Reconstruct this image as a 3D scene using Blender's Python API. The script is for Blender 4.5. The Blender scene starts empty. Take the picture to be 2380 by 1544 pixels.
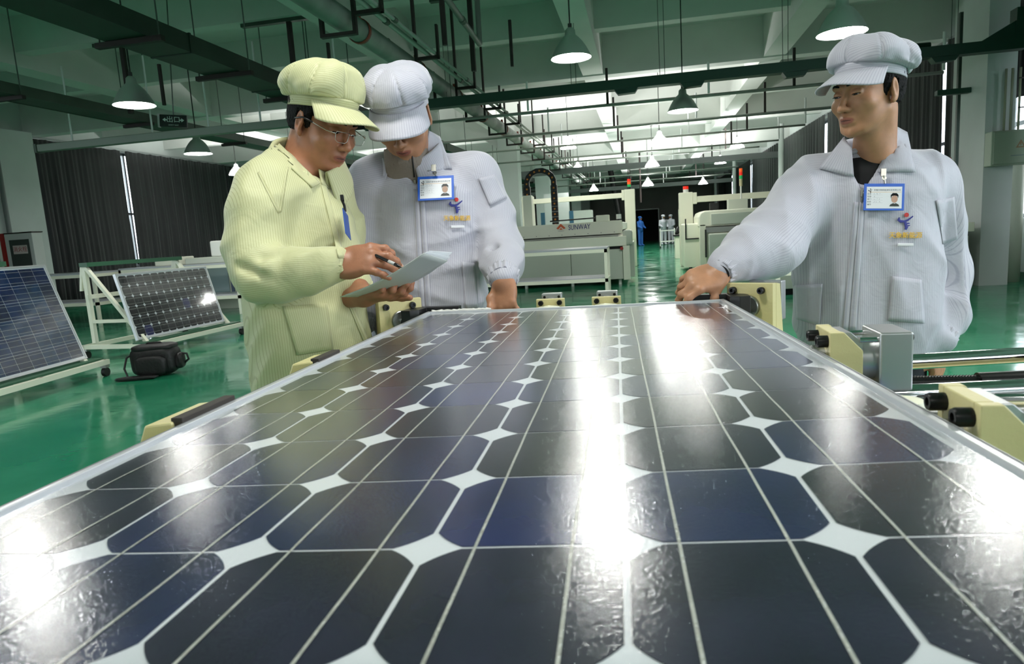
import bpy, bmesh, math, random
import numpy as np
from mathutils import Vector, Matrix, Euler
random.seed(7); np.random.seed(7)
SC = bpy.context.scene
COL = SC.collection
# ---------------------------------------------------------------- camera
F, CX, CY, HC = 1553.0, 1190.0, 772.0, 1.20
camd = bpy.data.cameras.new('camera'); cam = bpy.data.objects.new('camera', camd); COL.objects.link(cam)
camd.sensor_fit = 'HORIZONTAL'; camd.sensor_width = 36.0; camd.lens = F/2380*36.0
camd.clip_start = 0.02; camd.clip_end = 300
_y = np.array([1494-CX, 523-CY, F]); _y /= np.linalg.norm(_y)
_d = np.array([1837-CX, 11200-CY, F]); _d -= _y*(_d@_y); _d /= np.linalg.norm(_d)
AX = np.array([np.cross(_d, _y), _y, -_d])            # rows: world axes seen from the camera (x right, y down, z forward)
cam.matrix_world = Matrix(((AX[0][0], -AX[0][1], -AX[0][2], 0), (AX[1][0], -AX[1][1], -AX[1][2], 0),
                           (AX[2][0], -AX[2][1], -AX[2][2], HC), (0, 0, 0, 1)))
SC.camera = cam
camd.dof.use_dof = True; camd.dof.focus_distance = 1.95; camd.dof.aperture_fstop = 13.0
def W(u, v, d):                                        # picture point at depth d (m) -> world point
    q = np.array([(u-CX)/F*d, (v-CY)/F*d, d]); return np.array([0, 0, HC]) + AX@q
# ---------------------------------------------------------------- world, exposure
SC.view_settings.view_transform = 'Standard'; SC.view_settings.look = 'None'
SC.view_settings.gamma = 1.0; SC.view_settings.use_curve_mapping = False
SC.view_settings.exposure = -0.1
wd = bpy.data.worlds.new('sky'); SC.world = wd; wd.use_nodes = True
wd.node_tree.nodes['Background'].inputs[0].default_value = (0.97, 0.98, 1.0, 1)
wd.node_tree.nodes['Background'].inputs[1].default_value = 6.0
LAMP_W = 62.0          # watts of each pendant lamp
FAR_W = 260.0          # watts of the upward leak of the far, prismatic lamps
# ---------------------------------------------------------------- materials
MATS = {}
def lin(c):
    return tuple(((x/255)/12.92 if x/255 <= .04045 else ((x/255+.055)/1.055)**2.4) for x in c)
def mat(name, col, rough=.5, metal=0., noise=0., nscale=8., bump=0., bscale=60., spec=.5, emit=0., trans=0., coat=0., sheen=0.):
    if name in MATS: return MATS[name]
    m = bpy.data.materials.new(name); m.use_nodes = True; nt = m.node_tree; b = nt.nodes['Principled BSDF']
    c = lin(col); b.inputs['Base Color'].default_value = (*c, 1)
    b.inputs['Roughness'].default_value = rough; b.inputs['Metallic'].default_value = metal
    b.inputs['Specular IOR Level'].default_value = spec
    if coat: b.inputs['Coat Weight'].default_value = coat; b.inputs['Coat Roughness'].default_value = .12
    if sheen: b.inputs['Sheen Weight'].default_value = sheen
    if trans: b.inputs['Transmission Weight'].default_value = trans
    if emit: b.inputs['Emission Color'].default_value = (*c, 1); b.inputs['Emission Strength'].default_value = emit
    if noise or bump:
        tc = nt.nodes.new('ShaderNodeTexCoord')
    if noise:
        n = nt.nodes.new('ShaderNodeTexNoise'); n.inputs['Scale'].default_value = nscale; n.inputs['Detail'].default_value = 5
        r = nt.nodes.new('ShaderNodeMapRange'); r.inputs[1].default_value = .3; r.inputs[2].default_value = .7
        r.inputs[3].default_value = 1-noise; r.inputs[4].default_value = 1+noise*.6
        x = nt.nodes.new('ShaderNodeVectorMath'); x.operation = 'SCALE'; x.inputs[0].default_value = c
        nt.links.new(tc.outputs['Object'], n.inputs['Vector']); nt.links.new(n.outputs[0], r.inputs[0])
        nt.links.new(r.outputs[0], x.inputs['Scale']); nt.links.new(x.outputs[0], b.inputs['Base Color'])
    if bump:
        n = nt.nodes.new('ShaderNodeTexNoise'); n.inputs['Scale'].default_value = bscale; n.inputs['Detail'].default_value = 4
        bm = nt.nodes.new('ShaderNodeBump'); bm.inputs['Strength'].default_value = bump; bm.inputs['Distance'].default_value = .01
        nt.links.new(tc.outputs['Object'], n.inputs['Vector']); nt.links.new(n.outputs[0], bm.inputs['Height']); nt.links.new(bm.outputs[0], b.inputs['Normal'])
    MATS[name] = m; return m
def emis(name, col, s):
    m = bpy.data.materials.new(name); m.use_nodes = True; nt = m.node_tree; nt.nodes.clear()
    e = nt.nodes.new('ShaderNodeEmission'); o = nt.nodes.new('ShaderNodeOutputMaterial')
    e.inputs[0].default_value = (*col, 1); e.inputs[1].default_value = s; nt.links.new(e.outputs[0], o.inputs[0]); return m
def thin_glass(name, tint=(1, 1, 1), rough=.02, bump=0., bscale=300., ior=1.5):
    m = bpy.data.materials.new(name); m.use_nodes = True; nt = m.node_tree; nt.nodes.clear(); L = nt.links
    t = nt.nodes.new('ShaderNodeBsdfTransparent'); g = nt.nodes.new('ShaderNodeBsdfGlossy'); mx = nt.nodes.new('ShaderNodeMixShader')
    f = nt.nodes.new('ShaderNodeFresnel'); o = nt.nodes.new('ShaderNodeOutputMaterial'); ge = nt.nodes.new('ShaderNodeNewGeometry'); mm = nt.nodes.new('ShaderNodeMath'); mm.operation = 'MULTIPLY'; iv = nt.nodes.new('ShaderNodeMath'); iv.operation = 'SUBTRACT'; iv.inputs[0].default_value = 1
    L.new(ge.outputs['Backfacing'], iv.inputs[1]); L.new(iv.outputs[0], mm.inputs[0]); L.new(f.outputs[0], mm.inputs[1])      # only the front of a pane mirrors
    t.inputs[0].default_value = (*tint, 1); g.inputs['Roughness'].default_value = rough; g.inputs[0].default_value = (1, 1, 1, 1); f.inputs[0].default_value = ior
    L.new(mm.outputs[0], mx.inputs[0]); L.new(t.outputs[0], mx.inputs[1]); L.new(g.outputs[0], mx.inputs[2]); L.new(mx.outputs[0], o.inputs[0])
    if bump:
        tc = nt.nodes.new('ShaderNodeTexCoord'); n = nt.nodes.new('ShaderNodeTexNoise'); n.inputs['Scale'].default_value = bscale; n.inputs['Detail'].default_value = 3
        b = nt.nodes.new('ShaderNodeBump'); b.inputs['Strength'].default_value = bump; b.inputs['Distance'].default_value = .001
        L.new(tc.outputs['Object'], n.inputs['Vector']); L.new(n.outputs[0], b.inputs['Height']); L.new(b.outputs[0], g.inputs['Normal']); L.new(b.outputs[0], f.inputs['Normal'])
    return m
# ---------------------------------------------------------------- objects
def tag(o, label=None, cat=None, group=None, kind=None):
    if label: o['label'] = label
    if cat: o['category'] = cat
    if group: o['group'] = group
    if kind: o['kind'] = kind
    return o
def empty(name, loc=(0, 0, 0), label=None, cat=None, group=None, rz=0., mw=None):
    o = bpy.data.objects.new(name, None); COL.objects.link(o); o.empty_display_size = .1
    if mw is not None: o.matrix_world = mw
    else: o.location = loc; o.rotation_euler = (0, 0, rz)
    return tag(o, label, cat, group)
def link(name, me, m=None, parent=None, smooth=False, loc=None, rot=None):
    o = bpy.data.objects.new(name, me); COL.objects.link(o)
    if m is not None and not me.materials:
        for k in (m if isinstance(m, (list, tuple)) else [m]): me.materials.append(k)
    if smooth: me.polygons.foreach_set('use_smooth', [True]*len(me.polygons))
    if parent is not None: o.parent = parent
    if loc is not None: o.location = loc
    if rot is not None: o.rotation_euler = rot
    return o
class MB:
    """collects simple solids and links them as one mesh object"""
    def __init__(s): s.v = []; s.f = []; s.mi = []; s.cur = 0
    def add(s, vs, fs):
        n = len(s.v); s.v += [tuple(map(float, p)) for p in vs]; s.f += [tuple(i+n for i in f) for f in fs]; s.mi += [s.cur]*len(fs); return s
    def box(s, a, b, M=None):
        x0, y0, z0 = a; x1, y1, z1 = b
        vs = [(x0, y0, z0), (x1, y0, z0), (x1, y1, z0), (x0, y1, z0), (x0, y0, z1), (x1, y0, z1), (x1, y1, z1), (x0, y1, z1)]
        if M is not None: vs = [M@Vector(p) for p in vs]
        return s.add(vs, [(0, 3, 2, 1), (4, 5, 6, 7), (0, 1, 5, 4), (1, 2, 6, 5), (2, 3, 7, 6), (3, 0, 4, 7)])
    def prism(s, pts, lo, hi, axis='y', M=None):       # polygon extruded along an axis
        n = len(pts); vs = []
        for t in (lo, hi):
            for p, q in pts: vs.append({'x': (t, p, q), 'y': (p, t, q), 'z': (p, q, t)}[axis])
        if M is not None: vs = [M@Vector(p) for p in vs]
        return s.add(vs, [tuple(range(n))[::-1], tuple(range(n, 2*n))] + [(i, (i+1) % n, n+(i+1) % n, n+i) for i in range(n)])
    def tube(s, a, b, r, r2=None, n=12, caps=True):
        a = np.array(a, float); b = np.array(b, float); r2 = r if r2 is None else r2
        t = (b-a)/np.linalg.norm(b-a); u = np.cross(t, [0, 0, 1.]) if abs(t[2]) < .9 else np.cross(t, [1., 0, 0]); u /= np.linalg.norm(u); w = np.cross(t, u)
        vs = [a+(u*math.cos(2*math.pi*i/n)+w*math.sin(2*math.pi*i/n))*r for i in range(n)] + [b+(u*math.cos(2*math.pi*i/n)+w*math.sin(2*math.pi*i/n))*r2 for i in range(n)]
        fs = [(i, (i+1) % n, n+(i+1) % n, n+i) for i in range(n)]
        if caps: fs += [tuple(range(n))[::-1], tuple(range(n, 2*n))]
        return s.add(vs, fs)
    def path(s, pts, r, n=8):
        P = [np.array(p, float) for p in pts]; vs = []; u = None
        for i, p in enumerate(P):
            t = P[min(i+1, len(P)-1)]-P[max(i-1, 0)]; t /= np.linalg.norm(t)
            if u is None: u = np.cross(t, [0, 0, 1.]) if abs(t[2]) < .9 else np.cross(t, [1., 0, 0])
            u = u-t*(u@t); u /= np.linalg.norm(u); w = np.cross(t, u); rr = r[i] if hasattr(r, '__len__') else r
            vs += [p+(u*math.cos(2*math.pi*k/n)+w*math.sin(2*math.pi*k/n))*rr for k in range(n)]
        fs = [(i*n+k, i*n+(k+1) % n, (i+1)*n+(k+1) % n, (i+1)*n+k) for i in range(len(P)-1) for k in range(n)]
        fs += [tuple(range(n))[::-1], tuple(range((len(P)-1)*n, len(P)*n))]
        return s.add(vs, fs)
    def lathe(s, prof, c=(0, 0, 0), n=24, axis='z', M=None):
        vs = []; k = len(prof)
        for i in range(n):
            a = 2*math.pi*i/n
            for r, z in prof:
                p = (r*math.cos(a), r*math.sin(a), z)
                if axis == 'x': p = (p[2], p[0], p[1])
                if axis == 'y': p = (p[0], p[2], p[1])
                vs.append((p[0]+c[0], p[1]+c[1], p[2]+c[2]))
        if M is not None: vs = [M@Vector(p) for p in vs]
        return s.add(vs, [(i*k+j, ((i+1) % n)*k+j, ((i+1) % n)*k+j+1, i*k+j+1) for i in range(n) for j in range(k-1)])
    def grid(s, fn, nu, nv):
        vs = [fn(i/nu, j/nv) for i in range(nu+1) for j in range(nv+1)]
        return s.add(vs, [(i*(nv+1)+j, (i+1)*(nv+1)+j, (i+1)*(nv+1)+j+1, i*(nv+1)+j+1) for i in range(nu) for j in range(nv)])
    def mesh(s, name, smooth=False, fix=True):
        me = bpy.data.meshes.new(name); me.from_pydata(s.v, [], s.f)
        if any(s.mi): me.polygons.foreach_set('material_index', s.mi)
        if fix:
            bm = bmesh.new(); bm.from_mesh(me); bmesh.ops.recalc_face_normals(bm, faces=bm.faces); bm.to_mesh(me); bm.free()
        if smooth: me.polygons.foreach_set('use_smooth', [True]*len(me.polygons))
        me.update(); return me
    def build(s, name, m, parent=None, smooth=False, bevel=0., fix=True, solid=0., angle=None, seg=2):
        o = link(name, s.mesh(name, smooth, fix), m, parent)
        if solid:
            q = o.modifiers.new('solid', 'SOLIDIFY'); q.thickness = solid; q.offset = 0
        if bevel:
            q = o.modifiers.new('bevel', 'BEVEL'); q.width = bevel; q.segments = seg; q.limit_method = 'ANGLE'; q.angle_limit = .6
        if angle and smooth:
            try: o.data.set_sharp_from_angle(angle=angle)
            except Exception: pass
        return o
def box(name, a, b, m, parent=None, bevel=0., M=None): return MB().box(a, b, M).build(name, m, parent, bevel=bevel)
def tube(name, a, b, r, m, parent=None, r2=None, n=12): return MB().tube(a, b, r, r2, n).build(name, m, parent, smooth=True, angle=.7)
def kids(o): return [c for c in bpy.data.objects if c.parent == o]
def clone(o, parent=None, **k):
    c = o.copy(); COL.objects.link(c)
    if parent is not None: c.parent = parent
    for ch in list(o.children): clone(ch, c)
    for a, b in k.items():
        if a in ('location', 'rotation_euler', 'scale'): setattr(c, a, b)
        else: c[a] = b
    return c
def text(name, body, size, m, mw, parent=None, depth=.0004, align='CENTER', bold=0.):
    cu = bpy.data.curves.new(name, 'FONT'); cu.body = body; cu.size = size; cu.align_x = align; cu.align_y = 'CENTER'; cu.extrude = depth; cu.resolution_u = 2; cu.offset = bold
    t = bpy.data.objects.new(name, cu); COL.objects.link(t)
    bpy.context.view_layer.update()
    me = bpy.data.meshes.new_from_object(t); bpy.data.objects.remove(t)
    o = link(name, me, m); me.materials.clear(); me.materials.append(m)
    if parent is not None:
        o.parent = parent; o.matrix_parent_inverse = parent.matrix_world.inverted() if parent.type != 'EMPTY' or True else Matrix()
    o.matrix_world = mw
    return o
def frame_mw(o, x, z):                                 # matrix with given x axis and facing (z) axis
    x = Vector(x).normalized(); z = Vector(z); z = (z-x*z.dot(x)).normalized(); y = z.cross(x)
    return Matrix(((x.x, y.x, z.x, o[0]), (x.y, y.y, z.y, o[1]), (x.z, y.z, z.z, o[2]), (0, 0, 0, 1)))
# ================================================================ the hall
M_wall = mat('white_wall', (196, 202, 200), .7, noise=.06, nscale=1.5, bump=.1, bscale=20)
M_dark = mat('grey_far_wall', (132, 130, 126), .7, noise=.08, nscale=1)
M_conc = mat('painted_concrete', (212, 214, 210), .8, noise=.07, nscale=1.2, bump=.15, bscale=12)
M_trim = mat('window_aluminium', (150, 155, 155), .4, .3)
def floor_mat():
    m = bpy.data.materials.new('green_epoxy_floor'); m.use_nodes = True; nt = m.node_tree; b = nt.nodes['Principled BSDF']; L = nt.links
    tc = nt.nodes.new('ShaderNodeTexCoord'); n = nt.nodes.new('ShaderNodeTexNoise'); n.inputs['Scale'].default_value = .8; n.inputs['Detail'].default_value = 6
    r = nt.nodes.new('ShaderNodeValToRGB'); r.color_ramp.elements[0].color = (*lin((28, 124, 88)), 1); r.color_ramp.elements[1].color = (*lin((62, 152, 114)), 1)
    r.color_ramp.elements[0].position = .35; r.color_ramp.elements[1].position = .68
    L.new(tc.outputs['Object'], n.inputs['Vector']); L.new(n.outputs[0], r.inputs[0]); L.new(r.outputs[0], b.inputs['Base Color'])
    n2 = nt.nodes.new('ShaderNodeTexNoise'); n2.inputs['Scale'].default_value = 2.2; n2.inputs['Detail'].default_value = 7
    r2 = nt.nodes.new('ShaderNodeMapRange'); r2.inputs[1].default_value = .35; r2.inputs[2].default_value = .7; r2.inputs[3].default_value = .07; r2.inputs[4].default_value = .22
    L.new(tc.outputs['Object'], n2.inputs['Vector']); L.new(n2.outputs[0], r2.inputs[0]); L.new(r2.outputs[0], b.inputs['Roughness'])
    bp = nt.nodes.new('ShaderNodeBump'); bp.inputs['Strength'].default_value = .12; bp.inputs['Distance'].default_value = .02
    n3 = nt.nodes.new('ShaderNodeTexNoise'); n3.inputs['Scale'].default_value = 3.5; n3.inputs['Detail'].default_value = 2
    L.new(tc.outputs['Object'], n3.inputs['Vector']); L.new(n3.outputs[0], bp.inputs['Height']); L.new(bp.outputs[0], b.inputs['Normal'])
    b.inputs['Specular IOR Level'].default_value = .55
    return m
XL, XR, YB, YF, ZC = -14.5, 5.75, 52.0, -12.0, 4.95
tag(box('floor', (XL-.3, YF, -.1), (XR+.3, YB, 0), floor_mat()), 'glossy green epoxy floor of the hall', kind='structure')
ceil = tag(box('ceiling', (XL-.3, YF, ZC), (XR+.3, YB, ZC+.2), M_conc), 'painted concrete ceiling slab with deep beams', kind='structure')
BAY = 7.3
mains = [14.2+BAY*k for k in range(-3, 6)]
for y in mains:
    box('beam', (XL, y-.15, 4.2), (XR, y+.15, ZC), M_conc, ceil)
for k in range(len(mains)-1):
    for j in (1, 2):
        y = mains[k]+BAY*j/3
        box('secondary_beam', (XL, y-.12, 4.42), (XR, y+.12, ZC), M_conc, ceil)
for x in (-9.6, -4.1, -.88, 2.55):
    w = .2 if x != -4.1 else .25
    box('long_beam', (x-w, YF, 4.22), (x+w, YB, ZC), M_conc, ceil)
# haunches where the beams meet the columns
colx = -4.1
def column(x, y, h=4.2, w=.3, nm='middle'):
    c = box('column', (x-w, y-w, 0), (x+w, y+w, h), M_wall)
    mb = MB()
    mb.prism([(x-w-.5, h), (x-w, h-.35), (x+w, h-.35), (x+w+.5, h)], y-.15, y+.15, 'y')
    mb.build('haunch', M_conc, c)
    return c
for k, y in enumerate(m for m in mains if m > 14):
    x = -4.58 if k == 0 else colx
    tag(column(x, y+.0), ['white concrete column hidden behind the middle worker', 'white column just left of the white laminating machine',
        'second white column behind the laminating machine', 'third white column seen through the machine gantry',
        'fourth white column, far down the hall', 'last white column before the end wall'][k], kind='structure')
# end walls
wb = tag(box('wall_back', (XL-.3, YB, 0), (XR+.3, YB+.2, ZC), M_dark), kind='structure')
wf = tag(box('wall_front', (XL-.3, YF-.2, 0), (XR+.3, YF, ZC), M_wall), kind='structure')
M_black = mat('painted_opening_shade', (9, 9, 10), .9)  # near-black colour stands in for the shade inside the doorway
dr = tag(box('door_1', (-.62, YB-.06, 0), (1.15, YB, 2.3), M_black), 'dark doorway in the far end wall', kind='structure')
fr = MB(); fr.box((-.7, YB-.1, 0), (-.62, YB, 2.38)); fr.box((1.15, YB-.1, 0), (1.23, YB, 2.38)); fr.box((-.62, YB-.1, 2.3), (1.15, YB, 2.38)); fr.build('door_frame', M_trim, dr)
# long side walls with window openings: sill, lintel, piers
def side_wall(name, x, t, openings, m, z0=.95, z1=4.15):
    xs = sorted((x, x+t)); w = MB(); ys = YF
    for a, b in openings:
        w.box((xs[0], ys, 0), (xs[1], a, ZC)); w.box((xs[0], a, 0), (xs[1], b, z0)); w.box((xs[0], a, z1), (xs[1], b, ZC)); ys = b
    w.box((xs[0], ys, 0), (xs[1], YB, ZC))
    return tag(w.build(name, m), kind='structure')
opL = [(-10, -4), (-2.5, 4.8), (7.2, 11.4), (13.85, 20.9), (22.5, 28.2), (29.8, 35.5), (37, 43), (44.3, 50.5)]  # first two bays per side are out of view, left uncurtained for added daylight
opR = [(-10, -4), (-2.5, 4.8), (7.6, 10.2), (11.35, 20.8), (22.4, 28.1), (29.7, 35.4), (37, 42.8), (44.3, 50.5)]
side_wall('wall_left', XL-.3, .3, opL, M_wall); side_wall('wall_right', XR, .3, opR, M_wall)
M_pane = thin_glass('window_pane', (.93, .97, 1), .01)
wn = 0
for side, ops, xw in (('left', opL, XL-.18), ('right', opR, XR+.18)):
    for a, b in ops:
        wn += 1
        f = MB()
        for z in (.95, 2.4, 4.09): f.box((xw-.03, a, z), (xw+.03, b, z+.06))
        n = max(2, round((b-a)/1.2))
        for i in range(n+1):
            y = a+(b-a-.06)*i/n; f.box((xw-.03, y, .95), (xw+.03, y+.06, 4.15))
        wo = tag(f.build('window_%d' % wn, M_trim), kind='structure')
        box('pane', (xw-.004, a, .98), (xw+.004, b, 4.12), M_pane, wo)
# pier casing between the windows on the left, by the hydrant cabinet
pil = tag(box('column', (XL, 11.6, 0), (XL+.55, 13.75, 4.2), M_wall), 'white wall pier at the left edge, beside the hydrant cabinet', kind='structure')
cp = MB()
for y in (12.3, 12.7): cp.tube((XL+.62, y, 0), (XL+.62, y, 4.2), .05)
cp.build('down_pipe', mat('grey_pipe', (120, 125, 125), .5), pil, smooth=True)
# right pier with its casing
pr = tag(box('column', (4.86, 11.05, 0), (5.24, 11.85, 4.95), M_wall), 'white wall pier at the right edge carrying the electric box', kind='structure')
box('side_pier', (5.45, 12.35, 0), (XR, 13.6, 4.95), M_wall, pr)
sp = MB(); sp.box((5.12, 12.02, 0), (5.24, 12.1, 4.2)); sp.box((5.0, 12.3, 0), (5.06, 12.36, 4.2)); sp.build('conduit', mat('dark_green_conduit', (52, 70, 62), .5), pr)
for z in (0.0,):
    for s, nm, xx in ((1, 'baseboard_right', XR), (-1, 'baseboard_left', XL)):
        b = MB(); b.box((xx-.02 if s > 0 else xx, YF, 0), (xx if s > 0 else xx+.02, YB, .12)); tag(b.build(nm, mat('green_skirting', (40, 95, 70), .5)), kind='structure')
box('added_ground', (-60, -60, -.25), (60, 90, -.15), mat('added_ground_grey', (92, 96, 88), .9)).__setitem__('kind', 'structure')  # unseen ground, added so daylight comes only from the upper sky
for i, x in enumerate((XL+.16, XR-.22)):
    t_ = MB(); t_.box((x, YF, 4.15), (x+.06, YB, 4.2)); tag(t_.build('trim_%d' % (i+1), M_trim), kind='structure')
# ---------------------------------------------------------------- curtains
M_curt = mat('black_curtain', (20, 21, 25), .75, noise=.3, nscale=2.5, bump=.2, bscale=30, sheen=.2)
def curtain(name, x, y0, y1, z0, z1, label, group, seed, swag=0., d=.05, m=None, pitch=.2):
    rnd = random.Random(seed); n = int((y1-y0)/.03); ph = [rnd.uniform(0, 6.3) for _ in range(5)]
    mb = MB(); nv = 10
    def fn(u, v):
        y = y0+(y1-y0)*u; q = 2*math.pi*y/pitch
        a = d*(.35+.65*v)*(.7+.3*math.sin(y*1.1+ph[1]))
        w = a*(.55*math.sin(q*1.35+ph[0]+2.1*math.sin(y*1.3+ph[1])+.8*math.sin(y*3.7+ph[3]))+.8*math.sin(q*.43+ph[2])+.22*math.sin(q*2.3+ph[3]+.6*v))
        z = z1-(z1-z0)*v - .025*(1-v)*abs(math.sin(math.pi*y/.45)) + swag*math.sin(math.pi*u)*v
        return (x+w, y+.02*math.sin(7*v+ph[4])*v, z)
    mb.grid(fn, n, nv)
    o = mb.build(name, m or M_curt, smooth=True, fix=False)
    q = o.modifiers.new('s', 'SOLIDIFY'); q.thickness = .006
    return tag(o, label, 'curtain', group)
curtain('curtain', XL+.22, 13.98, 16.83, .12, 4.16, 'black curtain nearest on the left, beside the white pier', None, 1)
curtain('curtain', XL+.25, 16.99, 21.6, .12, 4.16, 'wide black curtain right of the bright gap in the left windows', None, 2)
curtain('curtain', XL+.2, 21.7, 25.1, 1.95, 4.16, 'short rumpled black curtain hitched up behind the yellow worker', None, 3, swag=.35)
curtain('curtain', XL+.22, 25.3, 29.5, .12, 4.16, 'black curtain on the left wall seen between two workers', 'black curtains far along the left wall', 4)
curtain('curtain', XL+.22, 29.6, 36.4, .12, 4.16, 'farther black curtain on the left wall behind the workers', 'black curtains far along the left wall', 5)
curtain('curtain', XL+.22, 36.6, 51, .12, 4.16, 'last black curtain on the left wall', 'black curtains far along the left wall', 15)
curtain('curtain', XL+.22, 5.0, 11.5, .12, 4.16, 'black curtain closing the windows beside the camera on the left', None, 16)
rcur = [(5.6, 12.9, 14.0, 'dark curtain edge just behind the right pier'), (5.58, 14.16, 22.05, 'black curtain behind the right worker\'s head'), (5.56, 22.2, 28.6, 'black curtain left of the right worker\'s cap'),
        (5.56, 29.5, 35.8, 'black curtain on the right wall above the far machine'), (5.56, 36.7, 43.1, 'narrow black curtain far along the right wall'), (5.56, 44.0, 51.4, 'farthest black curtain on the right wall')]
for i, (x, a, b, l) in enumerate(rcur): curtain('curtain', x-.1, a, b, .1, 4.16, l, 'black curtains along the right wall', 20+i)
curtain('curtain', 5.5, 5.0, 10.4, .12, 4.16, 'black curtain closing the windows beside the camera on the right', None, 17)
curtain('curtain', 5.6, 11.3, 12.3, 2.75, 4.16, 'short black curtain at the upper right edge of the picture', None, 31)
# pale roller blind half covering the window slit at the right edge
bl = MB(); bl.tube((5.49, 11.5, 0), (5.49, 11.5, 1.86), .12, n=20); tag(bl.build('rolled_blind', mat('cream_blind', (214, 216, 200), .7), smooth=True), 'rolled pale blind glowing at the edge of the window on the right', 'blind')
# plastic sheet strip hanging in the left window
# steel panel leaning by the hitched curtain
pc = tag(box('cabinet', (XL+.3, 22.0, 0), (XL+.75, 24.6, 1.95), mat('grey_panel', (92, 92, 92), .5, .2), bevel=.02), 'dull grey steel cabinet under the hitched up curtain', 'cabinet')
for y in (22.9, 23.8): box('door', (XL+.75, y-.42, .1), (XL+.765, y+.42, 1.85), MATS['grey_panel'], pc)
# ================================================================ lamps
M_alu = mat('spun_aluminium', (190, 196, 192), .34, .75)
M_bulb = emis('lamp_lens', (1, .99, .94), 82.0)
M_bulb_far = emis('lamp_lens_far', (1, .99, .94), 110.0)
M_cable = mat('dark_cable', (35, 38, 36), .6)
def prism_mat():
    m = bpy.data.materials.new('prismatic_shade'); m.use_nodes = True; nt = m.node_tree; nt.nodes.clear(); L = nt.links
    t = nt.nodes.new('ShaderNodeBsdfTransparent'); t.inputs[0].default_value = (.9, .92, .92, 1)
    tr = nt.nodes.new('ShaderNodeBsdfTranslucent'); tr.inputs[0].default_value = (.9, .92, .92, 1); g = nt.nodes.new('ShaderNodeBsdfGlossy'); g.inputs['Roughness'].default_value = .15
    a = nt.nodes.new('ShaderNodeMixShader'); a.inputs[0].default_value = .015; b = nt.nodes.new('ShaderNodeMixShader'); b.inputs[0].default_value = .14; o = nt.nodes.new('ShaderNodeOutputMaterial')
    L.new(t.outputs[0], a.inputs[1]); L.new(tr.outputs[0], a.inputs[2]); L.new(a.outputs[0], b.inputs[1]); L.new(g.outputs[0], b.inputs[2]); L.new(b.outputs[0], o.inputs[0]); return m
M_prism = prism_mat()
PROF = [(.225, 0), (.222, .012), (.205, .05), (.175, .11), (.135, .17), (.095, .215), (.06, .245), (.055, .30), (.03, .325), (.0, .33)]
shade_me = MB().lathe(PROF, n=32).mesh('shade', True)
sc_prof = [(.225+.004, 0), (.222, .03), (.2, .075), (.17, .125), (.125, .18), (.08, .225), (.055, .25), (.05, .3), (0, .32)]
shadeB_me = MB().lathe(sc_prof, n=28).mesh('shade', True)
lens_me = MB().lathe([(0, .006), (.12, .007), (.21, .012)], n=32).mesh('lens', True)
bulb_me = MB().lathe([(0, .03), (.035, .045), (.05, .08), (.045, .12), (.03, .17), (0, .19)], n=16).mesh('bulb', True)
lens2_me = MB().lathe([(0, .004), (.14, .005), (.215, .01)], n=28).mesh('lens', True)
def lamp(x, y, z, label, group, far=False, top=None, tilt=0.):
    if top is None:
        top = 4.95
        for bxx, hw in ((-9.6, .2), (-4.1, .25), (-.88, .2), (2.55, .2)):
            if abs(x-bxx) < hw+.02: top = 4.22
        for my in mains:
            if abs(y-my) < .16: top = 4.2
            for j in (1, 2):
                if abs(y-my-BAY*j/3) < .13: top = min(top, 4.42)
    e = empty('pendant_lamp', (x, y, z), label, 'lamp', group); e.rotation_euler = (tilt, tilt*.6, 0)
    if far:
        link('shade', shadeB_me, M_prism, e, True); link('bulb', bulb_me, M_bulb_far, e, True); link('lens', lens2_me, M_bulb_far, e, True)
        ld = bpy.data.lights.new('bulb_light', 'SPOT'); ld.energy = FAR_W; ld.color = (1, .98, .97); ld.shadow_soft_size = .05; ld.spot_size = math.radians(166); ld.spot_blend = .35
        lo = bpy.data.objects.new('bulb_light', ld); COL.objects.link(lo); lo.parent = e; lo.location = (0, 0, .21); lo.rotation_euler = (math.pi, 0, 0)
    else:
        link('shade', shade_me, M_alu, e, True); link('lens', lens_me, M_bulb, e, True)
    c = MB(); c.tube((0, 0, .32), (0, 0, top-z), .009, n=6); c.tube((0, 0, .32), (0, 0, .37), .022, n=10); c.tube((0, 0, top-z-.04), (0, 0, top-z), .045, n=10); c.build('cable', M_cable, e)
    return e
for x, y, z, l in [(-5.74, 7.10, 2.93, 'bell lamp over the blue solar panels on the left'), (-.73, 7.89, 3.10, 'bright bell lamp above the middle of the hall, left of the right worker'),
                   (1.91, 7.19, 2.88, 'bell lamp right above the right worker\'s cap'), (-7.31, 10.39, 2.84, 'aluminium bell lamp in front of the left curtains, right of the exit sign')]:
    lamp(x, y, z, l, None)
lamp(.64, 10.67, 2.84, 'shiny aluminium bell lamp hanging below the dark green busbar', None)
for x, y, z, l in [(.43, 16.0, 2.96, 'nearest of the clear ribbed lamps over the aisle'), (.34, 21.5, 2.95, 'second clear ribbed lamp over the aisle'), (.24, 26.6, 2.66, 'lower left of the two overlapping far aisle lamps'),
                   (.30, 30.3, 2.86, 'upper right of the two overlapping far aisle lamps'), (2.87, 33.6, 2.94, 'small far lamp before the right curtains'), (-2.23, 32.6, 2.94, 'small far lamp seen above the left machine gantry'),
                   (-7.54, 15.9, 3.0, 'clear lamp between the yellow and the middle worker')]:
    lamp(x, y, z, l, None, far=True)
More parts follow.
